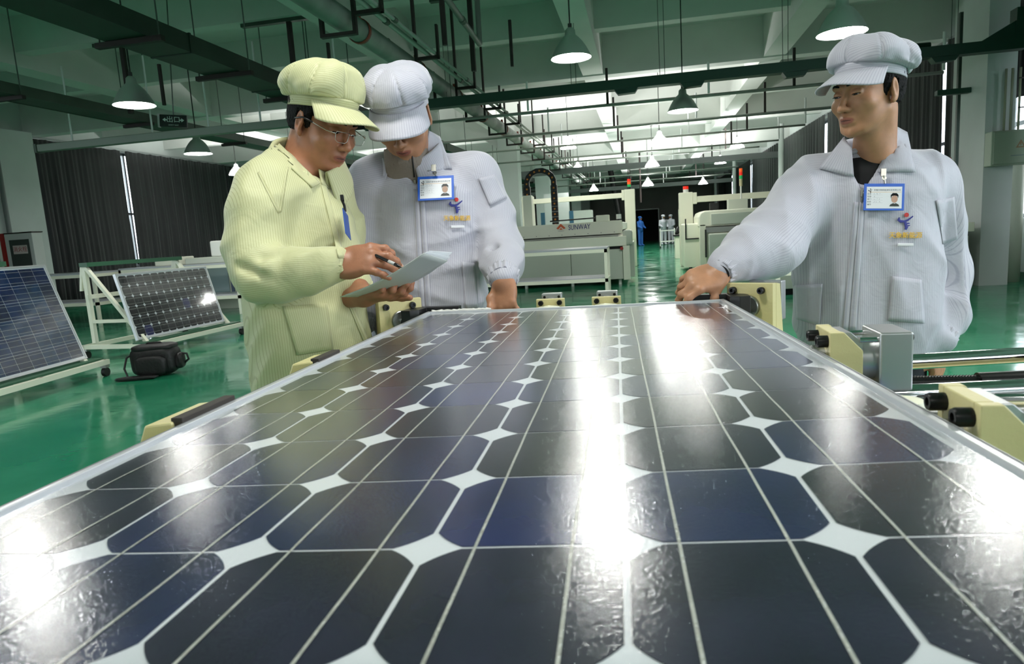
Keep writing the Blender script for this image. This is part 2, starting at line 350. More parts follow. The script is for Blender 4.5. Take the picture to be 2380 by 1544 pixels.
for x, y, l in [(-.5, 4.8, 'above the middle of the solar panel'), (2.3, 5.2, 'above the right side of the framing machine'), (-4.8, 4.0, 'left of the yellow worker'), (-.6, 1.2, 'as added fill straight above the near end of the panel'), (2.4, 1.4, 'as added fill right of the near end of the panel'),
                (-4.8, .4, 'as added fill left of the near end of the panel'), (-.6, -2.8, 'as added fill just behind the viewer'), (2.4, -2.6, 'as added fill behind the viewer to the right'), (-4.8, -3.2, 'as added fill behind the viewer to the left'), (-9.8, 4.5, 'as added fill beside the left curtains near the viewer')]:
    lamp(x, y, 2.97, 'aluminium bell lamp hanging '+l, 'lamps over the near end of the hall')  # first three follow reflections in the panel; the others are added fill
for x, y, l in [(-7.6, 22, 'left of the column row, third bay'), (-7.6, 29, 'left of the column row, fourth bay'), (-11.5, 18, 'near the hitched up curtain'), (-1.9, 18.5, 'above the left laminating machine'), (2.9, 22, 'above the right machine gantry'),
                (-2.3, 25.5, 'behind the left machine gantry'), (3.0, 27.5, 'in front of the right curtains, fourth bay'), (.3, 38, 'over the far aisle end'), (-7.6, 37, 'left of the column row, fifth bay')]:
    lamp(x, y, 3.35, 'added clear ribbed lamp high '+l, 'added lamps among the far beams', far=True)  # extra lamps added to brighten the far ceiling
# ================================================================ ducts, trays, pipes
M_duct = mat('dark_duct', (44, 58, 50), .55, .2, noise=.25, nscale=2)
M_tray = mat('tray_grey_green', (70, 84, 74), .5, .3, noise=.15, nscale=3)
M_hang = mat('dark_angle_iron', (40, 32, 30), .6, .2)
M_bus = mat('dark_green_busbar', (28, 62, 50), .45, .1)
M_rod = mat('hanger_rod', (90, 96, 92), .5, .4)
M_pipe = mat('painted_pipe', (150, 155, 148), .4, .2)
M_round = mat('lagged_duct', (128, 136, 130), .55, .2, noise=.3, nscale=3)
M_red = mat('red_oxide_steel', (120, 48, 30), .6)
M_white_rod = mat('white_conduit', (225, 228, 228), .4)
d = tag(box('cable_duct', (-5.36, 2.5, 3.40), (-4.86, 40, 3.60), M_duct), 'wide dark cable duct running over the left worker', 'duct')
lid = MB()
for y in np.arange(3, 40, 2.0): lid.box((-5.37, y, 3.39), (-4.85, y+.03, 3.61))
lid.build('joint_strip', mat('duct_joint', (36, 48, 42), .6), d)
hb = MB().box((-5.48, -.03, 3.34), (-4.7, .03, 3.395)).mesh('hanger_bar'); hr = MB().tube((-5.44, 0, 3.36), (-5.44, 0, 4.95), .008, n=6).tube((-4.74, 0, 3.36), (-4.74, 0, 4.95), .008, n=6).mesh('hanger_rod')
for y in (3.3, 4.8, 6.35, 7.95, 9.5, 11.0, 12.5, 15.5, 18.5, 22, 26, 30, 34): link('hanger_bar', hb, M_hang, d, loc=(0, y, 0)); link('hanger_rod', hr, M_rod, d, loc=(0, y, 0))
d = tag(box('cable_tray', (-8.42, 3, 3.40), (-8.02, 44, 3.50), M_tray), 'narrow cable tray farther left, crossing above the lamp', 'cable tray')
side = MB(); side.box((-8.44, 3, 3.39), (-8.42, 44, 3.53)); side.box((-8.02, 3, 3.39), (-8.0, 44, 3.53)); side.build('side_rail', M_tray, d)
hb2 = MB().box((-8.5, -.03, 3.34), (-7.94, .03, 3.39)).mesh('hanger_bar'); hr2 = MB().tube((-8.46, 0, 3.36), (-8.46, 0, 4.95), .008, n=6).tube((-7.98, 0, 3.36), (-7.98, 0, 4.95), .008, n=6).mesh('hanger_rod')
for y in (5, 6.6, 7.8, 10.2, 12.9, 15.6, 18.3, 21, 25, 30): link('hanger_bar', hb2, M_hang, d, loc=(0, y, 0)); link('hanger_rod', hr2, M_rod, d, loc=(0, y, 0))
# pale trunking crossing on the left
d = tag(box('trunking', (-9.75, 9.66, 3.0), (-3.9, 9.78, 3.12), mat('pale_green_trunking', (120, 132, 120), .45, .1), bevel=.01), 'pale green trunking crossing in front of the left curtains', 'trunking')
rd = MB().tube((0, 9.72, 3.1), (0, 9.72, 4.3), .014, n=6).mesh('hanger_rod')
for x in (-9.1, -7.6, -6.6, -5.7, -4.4): link('hanger_rod', rd, M_white_rod, d, loc=(x, 0, 0))
box('end_cap', (-9.8, 9.65, 2.99), (-9.75, 9.79, 3.13), M_tray, d)
# dark green busbar with drop at its right end
d = tag(box('busbar', (-3.9, 10.40, 3.2), (5.05, 10.58, 3.34), M_bus), 'dark green busbar trunking crossing the hall overhead', 'busbar')
b = MB(); b.box((4.9, 10.40, 3.34), (5.05, 10.58, 3.72)); b.prism([(4.5, 3.34), (4.9, 3.34), (4.9, 3.56)], 10.42, 10.56, 'y'); b.build('end_riser', M_bus, d)
for x, y0 in ((-.35, .3), (.6, .5), (2.0, .4), (3.9, .7)):
    b = MB(); b.prism([(x, 3.2), (x+.34, 3.2), (x+.3, 3.14), (x+.05, 3.13)], 10.42, 10.56, 'y'); b.build('tap_off', M_bus, d)
b = MB(); b.path([(3.9, 10.49, 3.36), (3.5, 10.5, 3.37), (3.05, 10.52, 3.6), (3.05, 10.52, 3.75)], .055, 8); b.build('elbow', M_bus, d, smooth=True)
hr3 = MB().tube((-.035, 10.49, 3.3), (-.05, 10.49, 4.95), .005, n=5).tube((.035, 10.49, 3.3), (.035, 10.49, 4.95), .005, n=5).mesh('hanger_wire')
for x in (-2.9, -.95, .35, 2.05, 4.2): link('hanger_wire', hr3, M_rod, d, loc=(x, 0, 0))
# large round duct with red straps, and slim pipes beside it
d = MB(); d.tube((-3.02, 2.5, 3.52), (-3.02, 51.9, 3.52), .12, n=20)
d = tag(d.build('round_duct', M_round, smooth=True, angle=.8), 'long round grey duct with red straps running down the hall', 'duct')
cl = MB(); cl.lathe([(.128, -.03), (.135, -.03), (.135, .03), (.128, .03)], axis='y', n=20); cl.box((-.02, -.03, .13), (.02, .03, .2)); strap = cl.mesh('strap', True)
br = MB(); br.box((-.2, -.03, -.2), (-.165, .03, .3)); br.box((-.2, -.03, -.2), (.2, .03, -.165)); br.box((.165, -.03, -.2), (.2, .03, 1.425)); br.box((.2, -.03, -.02), (.5, .03, .02)); br.box((.47, -.03, -.02), (.5, .03, .4)); brk = br.mesh('bracket')
for y in list(np.arange(4.9, 30, 1.95)): link('strap', strap, M_red, d, loc=(-3.02, y+.55, 3.52)); link('bracket', brk, M_hang, d, loc=(-3.02, y, 3.52))
for y in np.arange(32, 50, 2.4): link('bracket', brk, M_hang, d, loc=(-3.02, y, 3.52))
jn = MB().lathe([(.121, -.012), (.126, -.006), (.126, .006), (.121, .012)], axis='y', n=20).mesh('joint', True)
for y in np.arange(3.5, 40, 1.95): link('joint', jn, mat('joint_blue', (90, 120, 128), .5), d, True, loc=(-3.02, y, 3.52))
for x, z, r, l in ((-2.68, 3.57, .028, 'slim pale pipe resting on brackets beside the round duct'), (-2.58, 3.575, .022, 'second, thinner pipe beside the round duct')):
    p = MB(); p.tube((x, 2.5, z), (x, 50, z), r, n=8); o = p.build('pipe', M_pipe, smooth=True)
    for y in np.arange(4.2, 40, 3.1): tube('coupling', (x, y, z), (x, y+.09, z), r+.008, M_tray, o, n=8)
    tag(o, l, 'pipe')
# slanting drain pipes near the camera
p = MB(); p.path([(-2.05, 5.2, 3.98), (-1.98, 8.8, 3.62), (-1.98, 8.82, 3.62), (-1.98, 8.84, 4.45)], .035, 10)
p = tag(p.build('drain_pipe', mat('drain_grey', (98, 106, 100), .5), smooth=True, angle=.8), 'drain pipe sloping down and turning up above the middle worker', 'pipe')
tube('hanger', (-2.38, 8.6, 3.6), (-2.38, 8.6, 4.75), .035, M_hang, p, n=6); box('hanger_bar', (-3.2, 8.57, 4.7), (-1.4, 8.63, 4.76), M_hang, p)
for y in (5.6, 6.3, 7.2, 8.0): tube('coupling', (-2.05+.02*(y-5.2), y, 3.98-.1*(y-5.2)), (-2.05+.02*(y-5.12), y+.08, 3.98-.1*(y-5.12)), .042, M_tray, p, n=10)
p = MB(); p.path([(.62, 6.2, 3.35), (.62, 6.2, 4.1)], .028, 8); p = tag(p.build('drop_rod', M_hang, smooth=True), 'dark steel drop with a slanting stay at the top of the view', 'pipe'); tube('stay', (.62, 6.2, 3.42), (.9, 5.9, 4.2), .018, M_rod, p, n=6)
p = MB(); p.path([(2.75, 7.6, 4.2), (2.8, 7.6, 3.72), (4.3, 8.6, 4.15)], .028, 8); p = tag(p.build('bent_pipe', M_tray, smooth=True, angle=.8), 'bent pipe left of the right pier under the ceiling', 'pipe'); tube('hanger', (3.2, 7.8, 3.8), (3.2, 7.8, 4.9), .02, M_red, p, n=6)
# T shaped hangers under a ceiling beam
for x, z0, x0, x1, l in [(-7.62, 3.36, -8.1, -6.9, 'dark T shaped hanger left of the bell lamp'), (-4.86, 3.5, -5.6, -4.4, 'dark T shaped hanger behind the wide cable duct'), (-2.2, 3.42, -2.75, -1.5, 'dark T shaped hanger right of the round duct')]:
    t = tag(box('ceiling_hanger', (x-.03, 9.3, z0), (x+.03, 9.36, 4.38), M_hang), l, 'hanger'); box('cross_bar', (x0, 9.29, 4.37), (x1, 9.37, 4.42), M_tray, t); box('short_rod', (x+.5, 9.4, 3.45), (x+.54, 9.44, 4.05), M_hang, t)
# sprinkler lines crossing the hall
k = 0
for y, x0, x1, r in [(12.6, -6.9, 4.9, .028), (15.4, -7.0, 4.2, .03), (17.9, -7, 3.95, .026), (20.9, -7, 3.9, .026), (22.3, -7, 3.6, .026), (26.5, -7, 4.2, .028), (30.0, -7, 4.0, .028), (34.2, -7, 4.2, .028), (38.6, -7, 4.2, .03)]:
    x0 = -4.7; p = MB(); p.tube((x0, y, 3.365), (x1, y, 3.365), r, n=8)
    p = tag(p.build('sprinkler_pipe', M_pipe, smooth=True), ['sprinkler pipe just behind the dark busbar', 'second sprinkler pipe crossing the hall behind the busbar', 'third sprinkler pipe crossing the hall', 'fourth sprinkler pipe, before the grey channel',
        'fifth sprinkler pipe in the pale bays', 'sixth sprinkler pipe, above the machine drag chain', 'seventh sprinkler pipe, above the gantries', 'eighth sprinkler pipe toward the end wall', 'farthest sprinkler pipe before the end wall'][k], 'pipe'); k += 1
    for i, x in enumerate((-2.0, -.55, 1.2, 2.6)):
        if i % 2: box('hanger', (x-.022, y-.022, 3.36), (x+.022, y+.022, 4.0), M_hang, p)
        else: tube('riser', (x, y, 3.4), (x, y, 3.92), .02, M_white_rod, p, n=8)
    if y < 21: tube('end_riser', (x1, y, 3.4), (x1, y, 4.0), r, M_white_rod, p, n=8)
for y, z, l in [(24.6, 3.18, 'grey channel crossing the hall between the bays'), (36.5, 3.1, 'far grey channel above the machine beacons')]:
    tag(box('steel_channel', (-7, y-.08, z), (4.6, y+.08, z+.2), mat('grey_channel', (104, 108, 108), .5, .2)), l, 'channel')
for x, y, l in ((-.05, 31., 'dark cable drop beside the far aisle lamps'),):
    tag(tube('cable_drop', (x, y, 2.2), (x, y, 4.95), .04, M_hang), l, 'cable')
# steel posts along the right curtains
for k, (x, y, l) in enumerate([(4.55, 24.0, 'slender white steel post before the right curtains'), (4.6, 36.0, 'farther white steel post before the right curtains'), (4.6, 45.0, 'farthest white steel post before the right curtains')]):
    tag(tube('post', (x, y, 0), (x, y, 4.2), .09, M_wall, n=12), l, 'post')
# exit sign
e = empty('exit_sign', (-6.16, 8.32, 2.97), 'black hanging exit sign with two arrows beside the left lamps', 'sign', rz=0)
vz = Vector((.12, -.99, 0)).normalized(); ang = math.atan2(vz.x, -vz.y); e.rotation_euler = (0, math.radians(4), ang+.28)
box('sign_body', (-.17, -.02, -.08), (.17, .02, .08), mat('sign_black', (18, 24, 22), .4), e, bevel=.006)
box('end_plate', (-.195, -.026, -.088), (-.17, .026, .088), mat('sign_silver', (170, 175, 172), .35, .6), e)
tube('rod', (0, 0, .065), (0, 0, 1.95), .008, M_rod, e, n=6)
M_sign = mat('sign_letters', (170, 190, 180), .5)
EW = e.matrix_world.copy() if False else Matrix.LocRotScale(e.location, e.rotation_euler, None)
def on_sign(body, size, x, z): text('lettering', body, size, M_sign, EW@frame_mw((x, -.0215, z), (1, 0, 0), (0, -1, 0)), e)
on_sign('出口', .088, 0, .014); on_sign('SAFETY EXIT', .023, 0, -.055)
for s in (-1, 1):
    a = MB(); a.prism([(s*.135, .012), (s*.1, .038), (s*.1, .02), (s*.08, .02), (s*.08, .004), (s*.1, .004), (s*.1, -.014)], -.0225, -.02, 'y'); a.build('arrow', M_sign, e)
# hydrant cabinet on the left pier
e = empty('hydrant_cabinet', (-12.98, 12.05, .98), 'white fire hydrant cabinet with red side at the left edge', 'cabinet')
M_wp = mat('white_paint', (205, 208, 205), .4); M_fr = mat('fire_red', (150, 22, 18), .45)
box('body', (-.35, -.0, 0), (.35, .25, .85), M_wp, e, bevel=.01); box('red_side', (-.47, .0, 0), (-.352, .25, .87), M_fr, e)
box('glass_door', (-.24, -.008, .08), (.26, -.002, .72), mat('dark_glass', (70, 78, 74), .1), e)
box('top_cap', (-.36, .0, .852), (.36, .27, .875), mat('dark_cap', (40, 30, 28), .6), e)
box('sign_plate', (-.16, -.014, .42), (.2, -.009, .6), mat('plate_white', (200, 190, 185), .5), e)
EW2 = Matrix.Translation((-12.98, 12.05, .98))
text('lettering', '消火栓', .12, M_fr, EW2@frame_mw((.02, -.015, .51), (1, 0, 0), (0, -1, 0)), e)
box('stand', (-.3, .02, -.98), (.3, .22, 0), M_wp, e)
# electric box on the right pier
e = empty('electric_box', (4.86, 11.0, 0), 'pale green electric box with a warning triangle on the right pier', 'electric box')
M_eb = mat('pale_green_box', (150, 164, 146), .5)
box('body', (-.0, -.16, 1.72), (.72, .05, 2.2), M_eb, e, bevel=.012); box('cover', (.02, -.175, 1.74), (.70, -.16, 2.18), M_eb, e, bevel=.006)
M_tri = mat('warning_mark', (150, 120, 90), .6); t = MB(); 
tri = [(.30, 1.95), (.42, 1.95), (.36, 2.06)]; tin = [(.325, 1.965), (.395, 1.965), (.36, 2.03)]
t.prism(tri, -.1775, -.175, 'y'); t.build('warning_triangle', M_tri, e); t = MB(); t.prism(tin, -.1785, -.1774, 'y'); t.build('triangle_field', M_eb, e)
t = MB(); t.prism([(.353, 2.02), (.372, 2.02), (.36, 1.997), (.372, 1.997), (.35, 1.97), (.356, 1.99), (.345, 1.99)], -.1795, -.1784, 'y'); t.build('bolt_mark', M_tri, e)
box('marking', (.24, -.1775, 1.84), (.52, -.175, 1.85), mat('marking_grey', (110, 130, 130), .6), e)
cd = MB()
for x in (.2, .28, .38): cd.tube((x, -.04, 2.2), (x, -.04, 3.05), .016, n=8)
cd.build('conduit', mat('beige_conduit', (150, 152, 130), .5), e, smooth=True)
cs = MB(); [cs.box((.36, -.07, z), (.5, -.045, z+.015)) for z in (2.5, 2.9)]; cs.build('clip', M_hang, e)
tag(box('fire_equipment_strip', (4.72, 11.9, 0), (4.78, 11.98, 1.95), M_fr), 'dark red strip standing behind the right worker\'s shoulder', 'strip')  # thin red box stands in for fire equipment, only its top shows
tag(box('bracket_lamp', (4.4, 11.5, 2.85), (4.86, 11.62, 2.93), M_bus, bevel=.01), 'small dark bracket fitting left of the right pier', 'bracket')
# ================================================================ far machines, benches, carts
M_cream = mat('cream_machine', (226, 227, 208), .45, noise=.04, nscale=1.5)
M_cream2 = mat('warm_cream_steel', (232, 232, 212), .4)
M_lgrey = mat('machine_panel_grey', (190, 196, 182), .5)
M_blk = mat('black_part', (14, 14, 15), .5)
M_dgap = mat('machine_shadow_gap', (22, 24, 24), .8)  # dark colour paints shade into gaps and seams; the plinth shares it
M_steel = mat('brushed_steel', (150, 150, 146), .35, .8)
M_white = mat('white_enamel', (225, 226, 220), .4)
M_greenp = mat('green_bar', (46, 92, 66), .5)
M_top = mat('bench_top_grey', (178, 180, 186), .35)
M_wheel = mat('rubber_wheel', (28, 24, 24), .6)
# --- white laminating machine, left of the aisle
e = empty('laminating_machine', (-1.8, 14.0, 0), 'cream laminating machine with lettering, left of the aisle', 'machine')
def R(o, *a): return a
def bx(n, x0, x1, y0, y1, z0, z1, m, p, bv=.008): # world box under an unrotated empty
    l = p.location; return box(n, (x0-l.x, y0-l.y, z0-l.z), (x1-l.x, y1-l.y, z1-l.z), m, p, bevel=bv)
for i, (a, b) in enumerate([(-3.75, -2.62), (-2.62, -1.5), (-1.5, -.42)]): bx('side_panel', a+.006, b-.006, 14.05, 14.1, .12, .72, M_lgrey, e, .004)
bx('body', -3.75, -.38, 14.1, 20.0, .12, .74, M_lgrey, e)
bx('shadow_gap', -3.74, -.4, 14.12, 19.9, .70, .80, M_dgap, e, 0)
bx('apron', -3.8, -.34, 14.03, 20.0, .80, 1.0, M_cream, e, .012)
bx('steel_bed', -3.7, -.5, 14.1, 19.8, 1.0, 1.03, M_steel, e)
bx('lid_front', -3.62, -.43, 14.55, 14.62, 1.05, 1.33, M_cream, e, .01)
bx('lid', -3.62, -.43, 14.63, 19.4, 1.12, 1.30, M_lgrey, e, .02)
bx('end_post', -.42, -.28, 14.0, 14.14, .1, .8, M_cream, e); bx('end_cabinet', -.34, -.2, 14.5, 15.6, .12, .86, M_lgrey, e); bx('end_shroud', -.42, -.22, 14.2, 14.5, .8, 1.12, M_lgrey, e, .05)
for x in (-3.6, -2.5, -1.5, -.5):
    for y in (14.2, 19.7): l = e.location; tube('foot', (x-l.x, y-l.y, -l.z), (x-l.x, y-l.y, .12), .035, M_white, e, n=10)
bx('gantry_post', -.5, -.2, 20.1, 20.4, .0, 2.25, M_cream2, e, .02); bx('gantry_post', -3.55, -3.2, 20.1, 20.4, 0, 2.25, M_cream2, e, .02)
bx('gantry_beam', -3.2, -.5, 20.15, 20.33, 2.02, 2.16, M_cream2, e); bx('gantry_bracket', -.58, -.5, 20.1, 20.35, 1.95, 2.24, M_cream2, e)
bx('slot', -3.3, -3.26, 20.06, 20.11, 1.3, 1.9, M_blk, e, 0)
bx('control_pod', -.98, -.7, 14.6, 14.8, 1.33, 1.46, M_cream, e, .01); l = e.location
tube('rail', (-2.0-l.x, 14.8-l.y, 1.4), (-.7-l.x, 14.8-l.y, 1.42), .015, M_blk, e, n=8)
tube('knob', (-.5-l.x, 14.7-l.y, 1.36), (-.5-l.x, 14.7-l.y, 1.46), .055, M_white, e, n=14)
tube('stop_button', (-.44-l.x, 14.02-l.y, .75), (-.44-l.x, 13.98-l.y, .75), .035, M_fr, e, n=14)
for x in np.linspace(-3.4, -.6, 11): tube('bolt', (x-l.x, 14.55-l.y, 1.09), (x-l.x, 14.545-l.y, 1.09), .009, M_blk, e, n=6)
M_let = mat('navy_letters', (46, 46, 120), .5); M_org = mat('orange_mark', (206, 92, 50), .5)
EM = Matrix.Translation(e.location)
text('lettering', 'SUNWAY', .155, M_let, Matrix.Translation((-1.34, 14.543, 1.235))@frame_mw((0, 0, 0), (1, 0, 0), (0, -1, 0))@Matrix.Diagonal((.72, 1, 1, 1)), e, depth=.002)
t = MB(); t.prism([(-.1, 0), (0, .1), (.1, 0), (.06, -.02), (0, .035), (-.06, -.02)], -.006, 0, 'y', Matrix.Translation((-1.735-l.x, 14.548-l.y, 1.235)))
t.prism([(-.04, -.03), (0, .01), (.04, -.03)], -.006, 0, 'y', Matrix.Translation((-1.735-l.x, 14.548-l.y, 1.235))); t.build('emblem', M_org, e)
text('small_lettering', 'SUNWAY', .03, mat('faint_print', (150, 150, 150), .5), Matrix.Translation((-1.735, 14.543, 1.175))@frame_mw((0, 0, 0), (1, 0, 0), (0, -1, 0)), e, depth=.001)
# drag chain
lk = MB(); lk.box((-.07, -.05, -.055), (.07, .05, .055)); lk.cur = 1; lk.box((-.018, -.058, -.018), (.018, -.05, .018)); lkm = lk.mesh('chain_link'); lkm.materials.append(M_blk); lkm.materials.append(mat('amber_pin', (190, 120, 40), .5))
pts = []
for z in np.arange(2.02, 2.25, .115): pts.append((-2.5, z, 0))
for a in np.linspace(180, 0, 9): pts.append((-2.2+.3*math.cos(math.radians(a)), 2.25+.27*math.sin(math.radians(a)), 90-(a)))
for z in np.arange(2.13, 1.3, -.115): pts.append((-1.9, z, 0))
for x, z, a in pts: link('chain_link', lkm, None, e, loc=(x-l.x, 15.0-l.y, z), rot=(0, math.radians(a if 0 < a else (a)), 0))
bx('chain_carrier', -2.6, -2.4, 14.9, 15.1, 1.3, 2.0, M_cream, e)
def beacon(x, y, z, cols, lab, pole=.0, r=.045, h=.09):
    b = empty('signal_light', (x, y, z), lab, 'signal light'); zz = 0
    if pole: tube('pole', (0, 0, 0), (0, 0, pole), .02, M_white, b, n=8); zz = pole
    for nme, c in cols: tube(nme, (0, 0, zz), (0, 0, zz+h), r, c, b, n=12); zz += h
    return b
def lens_mat(n, c, s=.6): return mat(n, c, .3, emit=s)
L_r, L_g, L_a = lens_mat('red_lens', (215, 40, 24)), lens_mat('green_lens', (30, 150, 80)), lens_mat('amber_lens', (225, 90, 30)); L_w = mat('beacon_base', (200, 190, 150), .4)
beacon(-.36, 20.3, 2.25, [('base', M_blk), ('green_segment', L_g), ('amber_segment', L_a), ('red_segment', L_r), ('cap', M_blk)], 'stacked signal light over the left machine\'s gantry post', h=.075, r=.05)
# --- machine right of the aisle
e = empty('laminating_machine', (1.1, 16.5, 0), 'cream machine right of the aisle with a black angle line and rounded hood', 'machine'); l = e.location
bx('tall_post', .95, 1.3, 18.3, 18.6, .03, 1.97, M_cream2, e, .02); bx('post_ear', 1.3, 1.4, 18.28, 18.5, 1.66, 1.95, M_cream2, e)
bx('beam', 1.4, 4.6, 18.32, 18.5, 1.7, 1.85, M_cream2, e)
bx('lower_body', .97, 1.36, 16.9, 18.2, .08, 1.16, M_cream2, e, .03); bx('side_cover', 1.32, 1.46, 16.6, 16.95, .06, 1.12, M_cream, e)
b = MB(); b.prism([(-.1, 0), (-.1, .5), (-.07, .5), (-.07, .03), (.35, .03), (.35, 0)], 0, .02, 'y', Matrix.Translation((1.1-l.x, 16.87-l.y, .78))); b.build('angle_line', M_blk, e)
hp = [(1.3, 1.06), (1.3, 1.3), (1.34, 1.4), (1.44, 1.44), (4.4, 1.44), (4.4, 1.06)]
b = MB(); b.prism([(p-l.x, q) for p, q in hp], 16.6-l.y, 18.2-l.y, 'y'); b.build('hood', M_cream, e, bevel=.03)
bx('hood_panel', 1.58, 4.3, 16.56, 16.6, 1.1, 1.36, M_lgrey, e, .01)
bx('steel_bed', 1.45, 4.4, 16.5, 18.2, .92, 1.05, M_steel, e); bx('front_shield', 1.5, 4.4, 16.4, 16.5, .12, .9, M_lgrey, e, .03)
bx('body', 1.46, 4.4, 16.55, 20, .1, .92, M_cream, e); bx('slot', 1.43, 1.46, 16.45, 16.56, .35, 1.0, M_blk, e, 0)
for x in (1.1, 1.5, 2.8, 4.2): tube('foot', (x-l.x, 16.7-l.y, 0), (x-l.x, 16.7-l.y, .12), .04, M_blk, e, n=10)
bx('motor_box', 2.05, 2.5, 17.2, 17.5, 1.44, 1.68, M_lgrey, e); bx('motor', 1.62, 1.8, 17.2, 17.4, 1.44, 1.62, M_blk, e)
beacon(1.13, 18.4, 1.97, [('base', M_white), ('red_segment', L_r)], 'round red beacon on top of the right machine\'s tall post', h=.08, r=.07)
beacon(2.4, 17.6, 1.68, [('base', L_w), ('white_segment', L_w), ('green_segment', L_g), ('red_segment', L_r), ('cap', L_a)], 'signal light on a thin pole before the right curtains', pole=.32, h=.085, r=.038)
# --- benches
def bench(x0, x1, y0, y1, z, lab, shelf=.32, xs=None, grp=None, mid=False):
    e = empty('bench', ((x0+x1)/2, (y0+y1)/2, 0), lab, 'bench', grp)
    bx('bench_top', x0, x1, y0, y1, z-.03, z, M_top, e, .004)
    q = MB(); l = e.location
    for a, b in (((x0, y0, z-.09), (x1, y0+.05, z-.03)), ((x0, y1-.05, z-.09), (x1, y1, z-.03)), ((x0, y0, z-.09), (x0+.05, y1, z-.03)), ((x1-.05, y0, z-.09), (x1, y1, z-.03))):
        q.box((a[0]-l.x, a[1]-l.y, a[2]), (b[0]-l.x, b[1]-l.y, b[2]))
    q.build('frame', M_cream2, e)
    bx('shelf', x0+.05, x1-.05, y0+.05, y1-.05, shelf, shelf+.015, M_top, e, 0)
    q = MB()
    q.box((x0-l.x, y0-l.y, shelf-.06), (x1-l.x, y0+.04-l.y, shelf)); q.box((x0-l.x, y1-.04-l.y, shelf-.06), (x1-l.x, y1-l.y, shelf)); q.box((x1-.04-l.x, y0-l.y, shelf-.06), (x1-l.x, y1-l.y, shelf)); q.build('shelf_rail', M_cream2, e)
    for x in ([x0, x1-.055]+([(x0+x1)/2] if mid else [])):
        for y in (y0, y1-.055): bx('leg', x, x+.055, y, y+.055, 0, z-.03, M_cream2, e, .003)
    return e
bench(-3.3, -.62, 11.72, 12.6, .86, 'white steel bench in front of the cream laminating machine')
bench(-13.6, -10.2, 10.9, 11.8, .95, 'long white bench behind the left solar panel carts', shelf=.38)
bench(-10.0, -7.45, 11.3, 12.2, .98, 'white bench by the curtain carrying small grey devices', shelf=.36)
bench(1.62, 2.75, 8.9, 9.9, .86, 'white bench seen under the right worker\'s raised sleeve', shelf=.52, mid=True)
# large grey table body behind that bench
e = empty('work_cabinet', (3.2, 11.2, 0), 'grey machine base behind the bench at the right worker\'s arm', 'machine')
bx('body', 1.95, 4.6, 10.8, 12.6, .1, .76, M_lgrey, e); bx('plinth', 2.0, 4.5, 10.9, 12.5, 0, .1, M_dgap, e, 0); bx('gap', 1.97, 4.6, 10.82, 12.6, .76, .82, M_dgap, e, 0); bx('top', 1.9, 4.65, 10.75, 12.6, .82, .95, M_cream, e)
bx('seam', 3.2, 3.21, 10.79, 10.8, .12, .74, M_dgap, e, 0)
# devices on the left bench
e = empty('bench_device', (-8.9, 11.7, .98), 'pale desktop device on the bench by the curtains', 'device'); bx('body', -9.3, -8.75, 11.45, 11.9, .98, 1.14, M_cream, e, .02); bx('orange_switch', -8.86, -8.83, 11.44, 11.452, 1.03, 1.06, M_org, e, 0)
e = empty('bench_device', (-8.2, 11.7, .98), 'grey wedge shaped device next to the yellow worker\'s back', 'device'); bx('body', -8.6, -7.7, 11.4, 12, .98, 1.1, M_lgrey, e, .02); bx('raised_part', -8.1, -7.7, 11.5, 12, 1.1, 1.4, M_white, e, .03)
e = empty('glazed_cabinet', (-8.6, 12.8, 0), 'cream cabinet with a glass panel and blue edge under the bench', 'cabinet'); bx('body', -9.2, -7.4, 12.5, 13.2, 0, .93, M_cream, e, .01); bx('glass', -9.1, -8.45, 12.48, 12.5, .35, .9, mat('bluish_glass', (150, 170, 172), .1), e, 0); bx('blue_edge', -8.4, -8.34, 12.47, 12.5, .3, .93, mat('slate_blue', (80, 96, 120), .5), e, 0)
# --- far end: white trolley, stand, workers
def cartish(x, y, lab):
    e = empty('trolley', (x, y, 0), lab, 'trolley')
    for z in (.28, .82): bx('shelf', x-.38, x+.38, y-.3, y+.3, z, z+.05, M_white, e, .01)
    for a in (-.37, .33):
        for b in (-.29, .25): bx('leg', x+a, x+a+.04, y+b, y+b+.04, .08, .95, M_white, e, 0); tube('wheel', (a+.0, b+.02, .045), (a+.04, b+.02, .045), .045, M_wheel, e, n=10)
    return e
cartish(1.2, 35.0, 'white trolley in front of the two far white workers')
e = empty('stand', (1.28, 23.6, 0), 'cream stand with black hoses left of the right machine', 'stand'); bx('base', 1.05, 1.35, 23.4, 23.9, 0, .75, M_cream2, e); bx('table', 1.0, 1.4, 23.35, 23.95, .75, .8, M_blk, e, 0); bx('sign_post', 1.2, 1.32, 23.7, 23.75, .8, 1.65, M_cream, e, 0)
q = MB()
for k in range(4): q.tube((-.2+.1*k, -.1, .85+.03*k), (-.1+.08*k, .1, 1.05+.05*k), .035, n=8)
q.build('hose', M_blk, e, smooth=True)
e = empty('far_cabinet', (-2.3, 30.3, 0), 'pale machine cabinet with a red button, seen through the gantry', 'cabinet'); bx('body', -3.4, -2.2, 30, 31, 0, 2.0, M_white, e); bx('button', -2.85, -2.72, 29.98, 30, 1.25, 1.37, M_fr, e, 0)
q = tube('flexible_duct', (-1.8, 40, 4.85), (-1.2, 40, 1.0), .16, M_blk); tag(q, 'black flexible duct against the far wall', 'duct')
e = empty('partition', (-3.9, 25.5, 0), 'blue edged white partition behind the gantry', 'partition'); bx('sheet', -3.7, -2.75, 26, 26.05, .1, 2.6, M_wall, e, 0); bx('blue_post', -2.75, -2.6, 25.98, 26.08, 0, 1.9, mat('teal_blue', (48, 92, 116), .5), e, 0); bx('blue_post', -3.86, -3.7, 25.98, 26.08, 0, 1.9, MATS['teal_blue'], e, 0)
